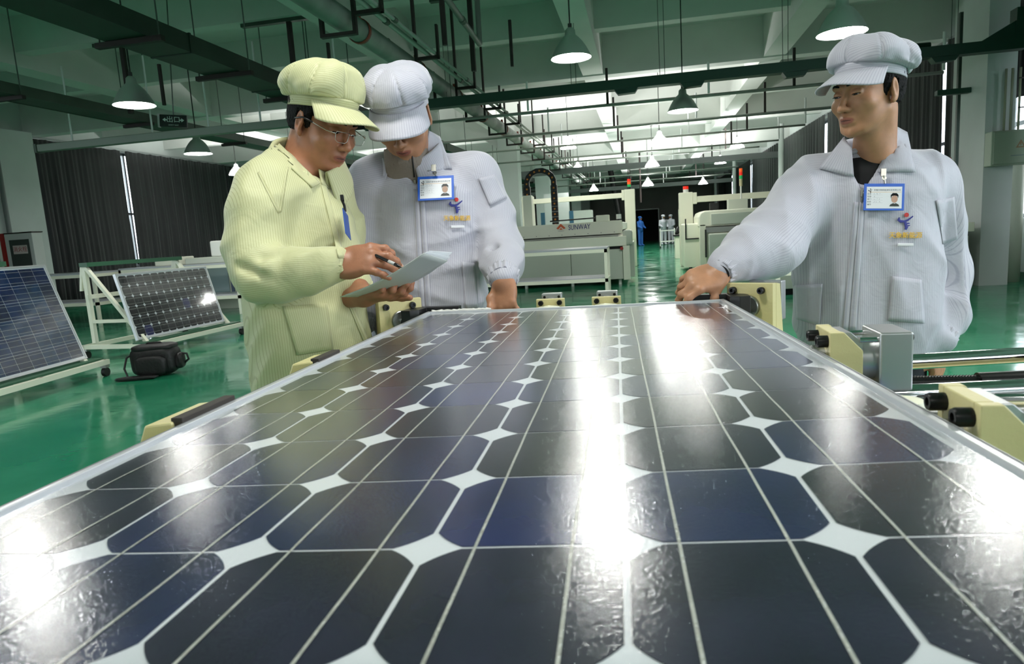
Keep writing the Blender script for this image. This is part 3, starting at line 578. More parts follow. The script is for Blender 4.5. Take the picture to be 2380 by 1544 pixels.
# ================================================================ solar panels on A-frame carts
M_alf = mat('anodised_aluminium', (196, 198, 200), .35, .75)
def cell_mat(name, cols, rough=.25):
    m = bpy.data.materials.new(name); m.use_nodes = True; nt = m.node_tree; b = nt.nodes['Principled BSDF']; L = nt.links
    oi = nt.nodes.new('ShaderNodeObjectInfo'); r = nt.nodes.new('ShaderNodeValToRGB'); r.color_ramp.interpolation = 'CONSTANT' if len(cols) > 2 else 'LINEAR'
    while len(r.color_ramp.elements) < len(cols): r.color_ramp.elements.new(.5)
    for i, c in enumerate(cols): r.color_ramp.elements[i].position = i/len(cols); r.color_ramp.elements[i].color = (*lin(c), 1)
    L.new(oi.outputs['Random'], r.inputs[0])
    tc = nt.nodes.new('ShaderNodeTexCoord'); n = nt.nodes.new('ShaderNodeTexNoise'); n.inputs['Scale'].default_value = 14; n.inputs['Detail'].default_value = 3
    mr = nt.nodes.new('ShaderNodeMapRange'); mr.inputs[1].default_value = .3; mr.inputs[2].default_value = .7; mr.inputs[3].default_value = .75; mr.inputs[4].default_value = 1.3
    vm = nt.nodes.new('ShaderNodeVectorMath'); vm.operation = 'SCALE'; vm2 = nt.nodes.new('ShaderNodeVectorMath'); vm2.operation = 'ADD'
    L.new(tc.outputs['Object'], vm2.inputs[0]); L.new(oi.outputs['Location'], vm2.inputs[1]); L.new(vm2.outputs[0], n.inputs['Vector']); L.new(n.outputs[0], mr.inputs[0])
    L.new(r.outputs[0], vm.inputs[0]); L.new(mr.outputs[0], vm.inputs['Scale']); L.new(vm.outputs[0], b.inputs['Base Color']); b.inputs['Roughness'].default_value = rough
    b.inputs['Specular IOR Level'].default_value = .3
    return m
M_mono = cell_mat('mono_cell', [(36, 41, 74), (34, 37, 46), (31, 37, 78), (39, 41, 44), (35, 41, 70), (38, 38, 54)])
M_monofar = cell_mat('mono_cell_dark', [(30, 31, 36), (34, 34, 38), (28, 30, 36), (40, 42, 84), (30, 32, 36), (33, 33, 36), (31, 31, 36), (30, 30, 36), (32, 32, 34), (29, 30, 35), (34, 33, 35), (31, 31, 34), (30, 31, 36), (33, 33, 35)])
M_poly = cell_mat('poly_cell', [(26, 40, 74), (24, 44, 82), (30, 38, 66), (22, 50, 84), (28, 40, 78)])
M_sheet = mat('white_backsheet', (212, 214, 218), .6)
M_tab = mat('tinned_ribbon', (190, 190, 184), .45, .6)
M_pglass = thin_glass('panel_cover_glass', (.97, .98, .98), .06)
def cell_mesh(s, leg, h=.0006):
    a = s/2; pts = []
    if leg:
        R_ = math.hypot(a, a-leg)
        a0 = math.atan2(a-leg, a)
        for q in range(4):
            for k in range(7):
                t = a0+(math.pi/2-2*a0)*k/6+q*math.pi/2; pts.append((R_*math.cos(t), R_*math.sin(t)))
    else: pts = [(a, a), (-a, a), (-a, -a), (a, -a)]
    return MB().prism(pts, 0, h, 'z').mesh('cell')
def far_panel(mw, nx, ny, pitch, size, leg, m, lab, rib, tabs):
    e = empty('solar_panel', label=lab, cat='solar panel', mw=mw)
    wx, wy = nx*pitch/2+.018, ny*pitch/2+.018
    box('backsheet', (-wx, -wy, -.004), (wx, wy, 0), M_sheet, e)
    cm = cell_mesh(size, leg)
    for i in range(nx):
        for j in range(ny): link('cell', cm, m, e, loc=((i-nx/2+.5)*pitch, (j-ny/2+.5)*pitch, .0003))
    q = MB()
    for j in range(ny):
        for t in tabs: q.box((-wx+.01, (j-ny/2+.5)*pitch+t-.0011, .0008), (wx-.01, (j-ny/2+.5)*pitch+t+.0011, .0013))
    o = q.build('tabbing_ribbon', M_tab, e); o['kind'] = 'stuff'
    box('cover_glass', (-wx, -wy, .0018), (wx, wy, .005), M_pglass, e)
    for n_, a, b in (('x', 1, 0), ('x', -1, 0)): box('frame_side', (a*wx-.004 if a > 0 else -wx-.012, -wy-.012, -.03), (wx+.012 if a > 0 else -wx+.004, wy+.012, .008), M_alf, e)
    for a in (1, -1): box('frame_side', (-wx, a*wy-.004 if a > 0 else -wy-.012, -.03), (wx, wy+.012 if a > 0 else -wy+.004, .008), M_alf, e)
    return e
def lean(bl, ang, th, half_w, half_h):                   # bottom-near corner, heading along the floor, lean angle
    x = Vector((math.cos(ang), math.sin(ang), 0)); back = Vector((-math.sin(ang), math.cos(ang), 0)); up = (Vector((0, 0, math.sin(th))) + back*math.cos(th)).normalized()
    c = Vector(bl)+x*half_w+up*half_h; n = x.cross(up)
    return Matrix(((x.x, up.x, n.x, c.x), (x.y, up.y, n.y, c.y), (x.z, up.z, n.z, c.z), (0, 0, 0, 1)))
far_panel(lean((-5.94, 6.86, .21), math.radians(87), math.radians(76), .79, .41), 12, 6, .127, .125, .021, M_monofar, 'black monocrystalline panel leaning on the cart behind the camera bag', 0, (-.032, .032))
far_panel(lean((-5.40, 4.06, .21), math.radians(96.5), math.radians(73), .86, .5), 10, 6, .159, .156, 0, M_poly, 'blue multicrystalline panel leaning on the cart at the left edge', 0, (-.052, 0, .052))
def a_cart(y0, y1, xf, xb, zt, lab, ang=0., org=(0, 0)):
    e = empty('panel_cart', (xf, (y0+y1)/2, 0), lab, 'cart', None, rz=ang); L_ = (y1-y0)/2; D = xf-xb
    fr = MB()
    for x in (.06, -D-.05): fr.box((x-.025, -L_-.1, .12), (x+.025, L_+.1, .17))
    for y in (-L_-.1, L_+.05, 0): fr.box((-D-.05, y, .12), (.06, y+.05, .17))
    fr.build('base_frame', M_cream2, e)
    box('base_ledge', (-.15, -L_-.1, .17), (.02, L_+.1, .185), M_greenp, e)
    for y in (-L_+.02, L_-.06):
        box('upright', (-D-.02, y, .17), (-D+.03, y+.05, zt), M_cream2, e)
        s = MB(); s.prism([(-.1, .17), (-.05, .17), (-D+.05, zt-.02), (-D, zt-.02)], y, y+.045, 'y'); s.build('slanting_leg', M_cream2, e)
        s = MB(); s.box((-D, y+.005, .42), (-.2, y+.04, .46)); s.build('cross_piece', M_cream2, e)
        s = MB(); s.prism([(-D-.09, .82), (-D-.06, .82), (-D+.0, zt), (-D-.03, zt)], y, y+.03, 'y'); s.build('hook', M_cream2, e)
    box('top_bar', (-D-.02, -L_, zt-.02), (-D+.1, L_, zt+.03), M_greenp, e); box('mid_bar', (-D, -L_, .72), (-D+.04, L_, .77), M_cream2, e)
    for x in (.06, -D-.05):
        for y in (-L_-.05, L_+.05):
            w = MB(); w.tube((x-.02, y, .045), (x+.02, y, .045), .045, n=14); w = w.build('wheel', M_wheel, e, smooth=True, angle=.8); k = MB(); k.box((x-.03, y-.03, .09), (x+.03, y+.03, .12)); k.box((x-.028, y-.01, .045), (x-.022, y+.02, .1)); k.build('caster_fork', M_steel, w)
    return e
a_cart(6.9, 8.5, -5.78, -6.62, 1.13, 'cream A-frame cart with green bar holding the black panel', math.radians(-3))
a_cart(4.15, 5.75, -5.42, -6.3, 1.2, 'cream A-frame cart holding the blue panel at the left edge', math.radians(6.5))
# --- camera bag on the floor
e = empty('camera_bag', (-4.87, 5.83, 0), 'black camera bag lying on the green floor', 'bag', rz=.35)
M_bag = mat('bag_nylon', (13, 13, 14), .55, bump=.4, bscale=40, noise=.3)
def soft_box(name, sx, sy, sz, c, m, p, pw=4., puff=.0, n=18, sq=None):
    mb = MB()
    def fn(u, v):
        th = (u-.5)*2*math.pi; ph = (v-.5)*math.pi; e1 = 2/pw
        f = lambda w: math.copysign(abs(w)**e1, w)
        x = f(math.cos(ph))*f(math.cos(th)); y = f(math.cos(ph))*f(math.sin(th)); z = f(math.sin(ph))
        k = 1+puff*math.sin(5*th+3*ph)
        return (c[0]+sx*x*k, c[1]+sy*y*k, c[2]+sz*z)
    mb.grid(fn, n*2, n); return mb.build(name, m, p, smooth=True)
soft_box('body', .22, .15, .15, (0, 0, .155), M_bag, e, 4, .02); soft_box('lid', .205, .14, .035, (0, 0, .285), M_bag, e, 3.5, .02)
soft_box('front_pocket', .15, .04, .1, (0, -.16, .12), M_bag, e, 3.5, .03); soft_box('side_pocket', .035, .09, .08, (.23, 0, .13), M_bag, e, 3, .05)
s = MB(); s.path([(-.2, 0, .24), (-.26, -.04, .2), (-.27, -.1, .1), (-.22, -.17, .03), (-.3, -.2, .02)], .01, 6); s.build('strap', M_bag, e, smooth=True)
soft_box('strap_pad', .2, .04, .02, (-.12, -.23, .022), M_bag, e, 3, .03)
s = MB(); s.path([(-.09, 0, .3), (-.06, 0, .33), (.06, 0, .33), (.09, 0, .3)], .009, 6); s.build('handle', M_bag, e, smooth=True)
s = MB(); s.path([(.24, 0, .2), (.29, .02, .19), (.3, .03, .13), (.25, .02, .09)], .012, 6); s.build('buckle', M_bag, e, smooth=True)
# ================================================================ the big solar panel on the framing machine
PM = Matrix(((.99925, -.03879, 0, -.19865), (.03879, .99921, .00932, 1.78046), (-.00036, -.00931, .99996, .98991), (0, 0, 0, 1)))
def warp(x, y): return -.0255*x*y+.0157*x*x             # the loose laminate sags and twists a little
PX, PY = .128, .1265
X0, X1, Y0, Y1 = -.404, .404, -12*PY-.03, .03
e = empty('solar_panel', label='large framed monocrystalline solar panel lying flat in the foreground', cat='solar panel', mw=PM)
PANEL = e
def warped(nx, ny, x0, x1, y0, y1, z, name, m, th=0):
    mb = MB(); mb.grid(lambda u, v: (x0+(x1-x0)*u, y0+(y1-y0)*v, z+warp(x0+(x1-x0)*u, y0+(y1-y0)*v)), nx, ny)
    o = mb.build(name, m, e, smooth=True, fix=False)
    if th: q = o.modifiers.new('s', 'SOLIDIFY'); q.thickness = th; q.offset = 0
    return o
warped(12, 24, X0+.006, X1-.006, Y0+.006, Y1-.006, -.0035, 'backsheet', mat('bright_backsheet', (214, 216, 222), .55), .0006)
cmesh = cell_mesh(.1243, .0215, .0005)
for i in range(6):
    for j in range(12):
        x, y = (i-2.5)*PX, -(j+.5)*PY
        gx, gy = -.0255*y+.0314*x, -.0255*x
        n = Vector((-gx, -gy, 1)).normalized(); rot = Vector((0, 0, 1)).rotation_difference(n).to_euler()
        link('cell', cmesh, M_mono, e, loc=(x, y, -.0030+warp(x, y)), rot=rot).scale = (1, .992, 1)
M_rib = mat('tinned_ribbon_bright', (196, 196, 188), .38, .75, bump=.9, bscale=220)
for i in range(6):
    for t in (-.0315, .0315):
        x = (i-2.5)*PX+t; mb = MB(); N = 72; rr = random.Random(i*7+int(t*1000)); dx = [rr.uniform(-.0006, .0006) for _ in range(13)]
        def fn(u, v):
            y = -12*PY-.008+(12*PY+.016)*u; k = u*12; a = int(min(k, 11.999)); w = dx[a]*(1-(k-a))+dx[a+1]*(k-a)
            z = -.0022+.00022*math.sin(k*2*math.pi)+warp(x, y)
            return (x+w+(v-.5)*.0021, y, z+.0002*(1-abs(2*v-1)))
        mb.grid(fn, N, 2); mb.build('tabbing_ribbon', M_rib, e, smooth=True, fix=False)
for y in (0.012, -12*PY-.012):
    mb = MB(); mb.box((-.38, y-.0025, -.0030), (.38, y+.0025, -.0024)); mb.build('cross_ribbon', M_rib, e)
M_glass = thin_glass('textured_solar_glass', (.97, .985, .98), .05, .22, 420, 1.32)
warped(14, 30, X0+.004, X1-.004, Y0+.004, Y1-.004, -.0004, 'cover_glass', M_glass, 0)
M_fw = mat('bright_frame', (208, 210, 214), .32, .55)
def rail(x0, x1, y0, y1, name='frame_rail'):
    n = 16; mb = MB()
    prof = None
    for k in range(n+1):
        t = k/n
        for (a, b) in ((0, -.038), (0, .003), (1, .003), (1, -.038)):
            if abs(x1-x0) < abs(y1-y0): x = x0+(x1-x0)*a; y = y0+(y1-y0)*t
            else: x = x0+(x1-x0)*t; y = y0+(y1-y0)*a
            mb.v.append((x, y, b+warp(x, y)))
    for k in range(n):
        for q in range(4): mb.f.append((k*4+q, k*4+(q+1) % 4, (k+1)*4+(q+1) % 4, (k+1)*4+q)); mb.mi.append(0)
    mb.f += [(0, 1, 2, 3), (n*4+3, n*4+2, n*4+1, n*4)]; mb.mi += [0, 0]
    return mb.build(name, M_fw, e, bevel=.0012)
rail(X0, X0+.0105, Y0, Y1); rail(X1-.0105, X1, Y0, Y1); rail(X0+.0106, X1-.0106, Y1-.0105, Y1); rail(X0+.0106, X1-.0106, Y0, Y0+.0105)
for s in (X0+.0028, X1-.0028):
    mb = MB(); mb.grid(lambda u, v: (s+(v-.5)*.0016, Y0+(Y1-Y0)*u, .0034+warp(s, Y0+(Y1-Y0)*u)), 16, 1); mb.build('frame_groove', mat('groove_grey', (120, 122, 124), .5), e, fix=False)
# white sealant bead squeezed out at the rear left corner
mb = MB(); rr = random.Random(3)
mb.path([(X0+.012+.17*k/30, Y1+.001+rr.uniform(-.002, .002), .0045+rr.uniform(0, .002)) for k in range(31)], [.0035+rr.uniform(-.001, .0015) for _ in range(31)], 6); mb.build('sealant_bead', mat('silicone', (215, 214, 208), .5), e, smooth=True)
# ---------------------------------------------------------------- framing machine
M_mc = mat('machine_cream_enamel', (206, 196, 142), .38, noise=.05, nscale=6, bump=.06, bscale=160)
M_chr = mat('chromed_rod', (215, 216, 218), .08, 1.)
M_al = mat('cylinder_aluminium', (178, 180, 180), .3, .75)
M_ring = mat('steel_collar', (140, 142, 138), .3, .85, bump=.1, bscale=120)
M_bolt = mat('black_oxide_bolt', (16, 16, 17), .35, .3)
M_jaw = mat('black_nylon_jaw', (20, 20, 21), .4, noise=.3, nscale=30)
M_roll = mat('ivory_roller', (222, 222, 196), .4)
M_rub = mat('dark_rubber', (46, 40, 36), .6)
M_blue = mat('blue_air_hose', (18, 66, 168), .3)
M_brass = mat('brass_fitting', (150, 120, 66), .35, .7)
def bolt(mb, c, ax, r=.009, h=.014, M=None):            # socket head cap screw pointing along -ax
    pr = [(0, 0), (r, 0), (r, h*.85), (r*.88, h), (r*.5, h), (r*.45, h*.5), (0, h*.5)]
    if ax == 'x': pts = [(a, -b) for a, b in pr]; mb.lathe(pts, c, 14, 'x', M)
    else: pts = [(a, -b) for a, b in pr]; mb.lathe(pts, c, 14, 'y', M)
def clamp(name, mw, lab, sx=1):
    """corner clamp; local -Y is the face towards the panel corner"""
    e = empty(name, label=lab, cat='clamp', mw=mw)
    b = MB(); b.prism([(-.062, -.155), (-.062, .038), (.062, .038), (.062, -.155)], -.011, .011, 'y'); pl = b.build('clamp_plate', M_mc, e, bevel=.0015)
    for x, z in ((-.042, .02), (.034, .02), (.034, -.075), (-.042, -.075)):
        q = MB(); bolt(q, (x, -.011, z), 'y'); q.build('bolt', M_bolt, e, smooth=True, angle=.6)
    q = MB(); q.prism([(.011, .038), (.034, .034), (.062, -.155), (.011, -.155)], -.0, .012, 'x', Matrix.Translation((.05, 0, 0))); q.prism([(.011, .038), (.034, .034), (.062, -.155), (.011, -.155)], 0, .012, 'x', Matrix.Translation((-.062, 0, 0))); q.build('gusset', M_mc, e)
    b = MB(); b.lathe([(.0, -.013), (.027, -.013), (.029, -.011), (.029, 0)], (0, -.011, -.022), 24, 'y'); b.build('collar', M_ring, e, smooth=True, angle=.6)
    q = MB(); q.tube((0, -.022, -.022), (0, -.055, -.022), .012, n=20); q.build('piston_rod', M_chr, e, smooth=True, angle=.6)
    b = MB(); b.box((-.045, .02, -.07), (.045, .05, .03)); b.box((-.045, .085, -.07), (.045, .115, .036)); b.build('cylinder_head', M_al, e, bevel=.003)
    q = MB(); q.tube((0, .05, -.022), (0, .085, -.022), .036, n=24); q.build('cylinder_barrel', M_al, e, smooth=True, angle=.6)
    for x in (-.036, .036):
        for z in (-.06, .022): tube('tie_rod', (x, .02, z), (x, .09, z), .0045, M_chr, e, n=8)
    return e
def zrot(a): return Matrix.Rotation(a, 4, 'Z')
# right rear corner clamp
RR = Matrix.Translation((.272, 1.83, .995))@zrot(math.radians(-33)); 
cr = clamp('corner_clamp', RR, 'cream corner clamp at the far right corner of the panel, under the right worker\'s hand')
LR = Matrix.Translation((-.688, 1.80, .995))@zrot(math.radians(33))
c2 = clamp('corner_clamp', LR, 'cream corner clamp at the far left corner, in front of the middle worker')
def jaw(P, parent, s, mwinv):
    """black L shaped jaw hugging the panel corner (world coordinates, mirrored with s)"""
    cx, cy = P; t = .012
    poly = [(cx-s*.092, cy+.004), (cx-s*.092, cy+.030), (cx+s*.010, cy+.036), (cx+s*.044, cy+.012), (cx+s*.056, cy-.02), (cx+s*.056, cy-.062), (cx+s*.03, cy-.066), (cx+s*.007, cy-.052), (cx+s*.004, cy+.003)]
    if s < 0: poly = poly[::-1]
    q = MB(); q.prism(poly, .956, 1.006, 'z', mwinv); o = q.build('jaw', M_jaw, parent, bevel=.0015)
    q = MB()
    for (ax, ay) in ((cx-s*.06, cy+.016), (cx-s*.02, cy+.019), (cx+s*.03, cy-.01)): q.lathe([(0, 1.0063), (.007, 1.0063), (.0085, 1.0064)], (ax, ay, 0), 12, 'z', mwinv)
    q.build('bolt_recess', M_bolt, parent)
jaw((.206, 1.831), cr, 1, RR.inverted()); jaw((-.606, 1.80), c2, -1, LR.inverted())
# side clamping cylinders on the right
def side_cyl(name, x, y, z, lab, ln=.045):
    e = empty(name, (x, y, z), lab, 'pneumatic cylinder')
    w = .041                                              # half width in Y
    b = MB(); b.prism([(-w+.0122, -.14), (-w+.0122, .036), (w-.0122, .036), (w-.0122, -.14)], 0, .016, 'x')
    b.prism([(0, .036), (.018, .036), (.042, .010), (.042, -.14), (0, -.14)], -w-.0, -w+.012, 'y'); b.prism([(0, .036), (.018, .036), (.042, .010), (.042, -.14), (0, -.14)], w-.012, w, 'y')
    b.build('bracket', M_mc, e, bevel=.0012)
    q = MB(); q.prism([(.0162, .034), (.03, .034), (.045, .02), (.045, -.04), (.0162, -.04)], -w+.0125, w-.0125, 'y'); q.build('cylinder_head', M_al, e, bevel=.001)
    for yy in (-.026, .026):
        for zz in (.022, -.05):
            q = MB(); bolt(q, (0, yy, zz), 'x', .0085, .015); q.build('bolt', M_bolt, e, smooth=True, angle=.6)
    q = MB(); q.lathe([(.012, -.016), (.024, -.016), (.026, -.014), (.026, 0), (.0, 0)], (0, 0, -.014), 26, 'x'); q.lathe([(.012, -.0165), (.012, -.012)], (0, 0, -.014), 26, 'x'); q.build('collar', M_ring, e, smooth=True, angle=.6)
    q = MB(); q.tube((-.002, 0, -.014), (-.05, 0, -.014), .0115, n=24); q.build('piston_rod', M_chr, e, smooth=True, angle=.6)
    q = MB(); q.tube((-.05, 0, -.014), (-.062, 0, -.014), .005, n=10); q.lathe([(0, -.07), (.006, -.068), (.009, -.062), (.005, -.058)], (0, 0, -.014), 12, 'x'); q.build('tip_stud', M_ring, e, smooth=True)
    q = MB(); q.tube((.045, 0, -.009), (.045+ln, 0, -.009), .031, n=32); q.build('cylinder_barrel', M_al, e, smooth=True, angle=.6)
    for yy in (-.031, .031):
        for zz in (.0235, -.0405): tube('tie_rod', (.04, yy, zz), (.047+ln, yy, zz), .0038, M_chr, e, n=10)
    q = MB(); q.box((.045+ln, -.040, -.047), (.045+ln+.042, .040, .034)); q.build('end_cap', M_al, e, bevel=.003, seg=3)
    q = MB()
    for yy in (-.03, .03): q.tube((.086+ln, yy, .026), (.089+ln, yy, .026), .005, n=10)
    q.build('cap_screw', M_bolt, e)
    q = MB(); q.tube((.045+ln+.02, -.01, -.047), (.045+ln+.02, -.01, -.056), .009, n=6); q.build('fitting', M_brass, e)
    q = MB(); q.tube((.045+ln+.02, -.01, -.056), (.045+ln+.02, -.01, -.062), .011, n=14); q.path([(.045+ln+.02, -.01, -.056), (.045+ln+.02, -.01, -.12), (.045+ln+.018, -.008, -.2)], .0078, 12); q.build('air_hose', M_blue, e, smooth=True)
    return e
A1 = side_cyl('clamp_cylinder', .247, 1.01, 1.002, 'clamping cylinder right of the panel, in front of the right worker', .018)
A2 = side_cyl('clamp_cylinder', .268, .638, 1.0, 'nearest clamping cylinder, cut by the right edge of the picture', .16)
# the loose blue hose arcing between them
q = MB(); q.path([(.275, .965, .955), (.295, .94, .957), (.325, .925, .95), (.34, .91, .93), (.345, .90, .88), (.34, .9, .82)], .0072, 10); tag(q.build('air_hose', M_blue, smooth=True), 'loose blue air hose arcing beside the front bracket of the middle cylinder', 'hose')
# slide: two chromed shafts, screw, nut, rail and carriage beam (right side)
tag(tube('guide_shaft', (.27, 1.135, .955), (.60, 1.165, .962), .0125, M_chr, n=28), 'chromed guide shaft ending right behind the middle cylinder', 'shaft')
tag(tube('guide_shaft', (.27, .985, .945), (.80, 1.02, .956), .0125, M_chr, n=28), 'long chromed guide shaft in front of the black screw', 'shaft')
s = empty('lead_screw', (.27, 1.06, .945), 'black lead screw with sleeve between the chromed shafts', 'screw')
q = MB(); pr = [];
for k in range(60): x = .004*k; pr += [(.0085, x), (.0105, x+.002)]
q.lathe(pr, (0, 0, 0), 14, 'x'); q.build('thread', M_bolt, s, smooth=True); q = MB(); q.tube((.20, 0, 0), (.335, .008, .002), .0135, n=20); q.tube((.285, .005, 0), (.335, .008, .002), .016, n=20); q.build('sleeve', M_bolt, s, smooth=True, angle=.6)
n_ = empty('bearing_block', (.63, 1.10, .955), 'cream chamfered bearing block at the end of the lead screw', 'bearing block')
q = MB(); q.prism([(-.02, -.026), (-.02, .01), (-.008, .022), (.022, .022), (.03, .012), (.03, -.026)], -.03, .03, 'y'); q.build('block', M_mc, n_, bevel=.002); q = MB(); q.tube((-.024, 0, .0), (-.02, 0, .0), .016, n=16); q.build('bearing_cover', M_bolt, n_)
h_ = empty('hand_wheel', (.69, 1.10, .965), 'black hand wheel cut by the right edge of the picture', 'hand wheel'); q = MB(); q.lathe([(.012, -.012), (.032, -.008), (.04, -.012), (.046, 0), (.04, .012), (.03, .006), (.012, .012)], (0, 0, 0), 28, 'x'); q.build('wheel', M_bolt, h_, smooth=True); q = MB(); q.tube((-.03, 0, 0), (.03, 0, 0), .013, n=14); q.build('hub', M_bolt, h_, smooth=True, angle=.6)
b = empty('slide_bed', (.5, .93, .9), 'cream slide bed with aluminium rail strip on the right of the panel', 'machine bed')
box('rail_strip', (-.22, -.055, .008), (.45, .06, .024), M_al, b, bevel=.002, M=zrot(.04)); box('rail_slot', (-.22, -.03, .0245), (.45, -.026, .0255), M_bolt, b, M=zrot(.04)); box('bed', (-.24, -.085, -.045), (.5, .16, .006), M_mc, b, bevel=.003, M=zrot(.04)); box('bed_web', (-.24, -.06, -.2), (.5, .15, -.045), M_mc, b, bevel=.002, M=zrot(.04))
for x in (-.11, .1, .3): q = MB(); q.tube((x, .01, .024), (x, .01, .033), .007, n=8); q.build('bolt', M_bolt, b, smooth=True)
# ivory rollers along the right edge
for x, y, l in ((.262, 1.27, 'ivory roller beside the panel, left of the middle cylinder'), (.285, .815, 'ivory roller between the two right cylinders')):
    q = MB(); q.lathe([(0, 0), (.026, 0), (.026, .028), (.022, .034), (.0, .035)], (x, y, .93 if y > 1 else .95), 24); tag(q.build('roller', M_roll, smooth=True, angle=.8), l, 'roller')
# left side pads
def pad(y, x, lab, s=1.):
    e = empty('stop_block', (x, y, .975), lab, 'stop block', rz=math.radians(2))
    q = MB(); q.prism([(-.10, -.17), (-.085, -.06), (-.05, .018), (-.012, .022), (-.008, -.17)], -.06*s, .05*s, 'y'); q.build('block', M_mc, e, bevel=.003); box('rubber_pad', (-.016, -.055*s, -.02), (.0, .06*s, .026), M_rub, e, bevel=.001)
pad(.755, -.562, 'cream stop block with dark rubber pad at the panel\'s left edge, nearest'); pad(1.12, -.572, 'cream stop block with rubber pad against the yellow coat', .8)
# rear twin roller stops
def twin(x, lab):
    e = empty('roller_stop', (x, 1.905, .985), lab, 'roller stop')
    box('plate', (-.041, -.008, -.15), (.041, .008, .021), M_mc, e, bevel=.0015)
    for a in (-.027, .027): q = MB(); bolt(q, (a, -.008, .010), 'y', .0075, .01); q.build('bolt', M_bolt, e, smooth=True, angle=.6)
    q = MB(); q.lathe([(0, 0), (.026, 0), (.03, .006), (.03, .012), (.0, .016)], (0, -.038, -.01), 24); q.build('roller', M_roll, e, smooth=True)
    box('back_plate', (-.029, .02, -.1), (.031, .05, .034), M_al, e, bevel=.003); q = MB(); q.tube((0, .008, .0), (0, .03, .0), .022, n=20); q.build('barrel', M_al, e, smooth=True, angle=.6)
    q = MB(); q.tube((-.02, .019, .024), (-.02, .021, .024), .004, n=8); q.tube((.022, .019, .024), (.022, .021, .024), .004, n=8); q.build('cap_screw', M_bolt, e)
twin(-.268, 'left one of the two cream roller stops behind the panel'); twin(-.108, 'right one of the two cream roller stops behind the panel')
# base frame under the panel
b = empty('framing_table', (-.18, 1.0, 0), 'cream steel base frame carrying the solar panel and clamps', 'machine base')
def fb(n, a, c): box(n, (a[0]+.18, a[1]-1, a[2]), (c[0]+.18, c[1]-1, c[2]), M_mc, b, bevel=.003)
fb('long_beam', (-.68, .15, .78), (-.56, 1.88, .90)); fb('long_beam', (.20, .15, .72), (.32, 1.88, .845)); fb('cross_beam', (-.76, 1.77, .70), (.42, 1.93, .835)); fb('cross_beam', (-.56, .3, .72), (.2, .42, .84)); fb('side_beam', (.32, .7, .58), (1.05, 1.25, .70))
for x, y in ((-.66, .2), (-.66, 1.76), (.22, .2), (.22, 1.76), (.95, .75), (.95, 1.15)): fb('leg', (x, y, 0), (x+.08, y+.08, .72))
for y in (.5, 1.0, 1.5): tube('support_roller', (-.74+.36, y-1, .925), (.18+.18, y-1, .925), .022, M_roll, b, n=16)
for x in (-.36, .18+.18-.36+.18): pass
for y in (.5, 1.0, 1.5):
    for x in (-.37, .345): box('roller_bracket', (x, y-1-.02, .84 if x > 0 else .84), (x+.015, y-1+.02, .94), M_mc, b)
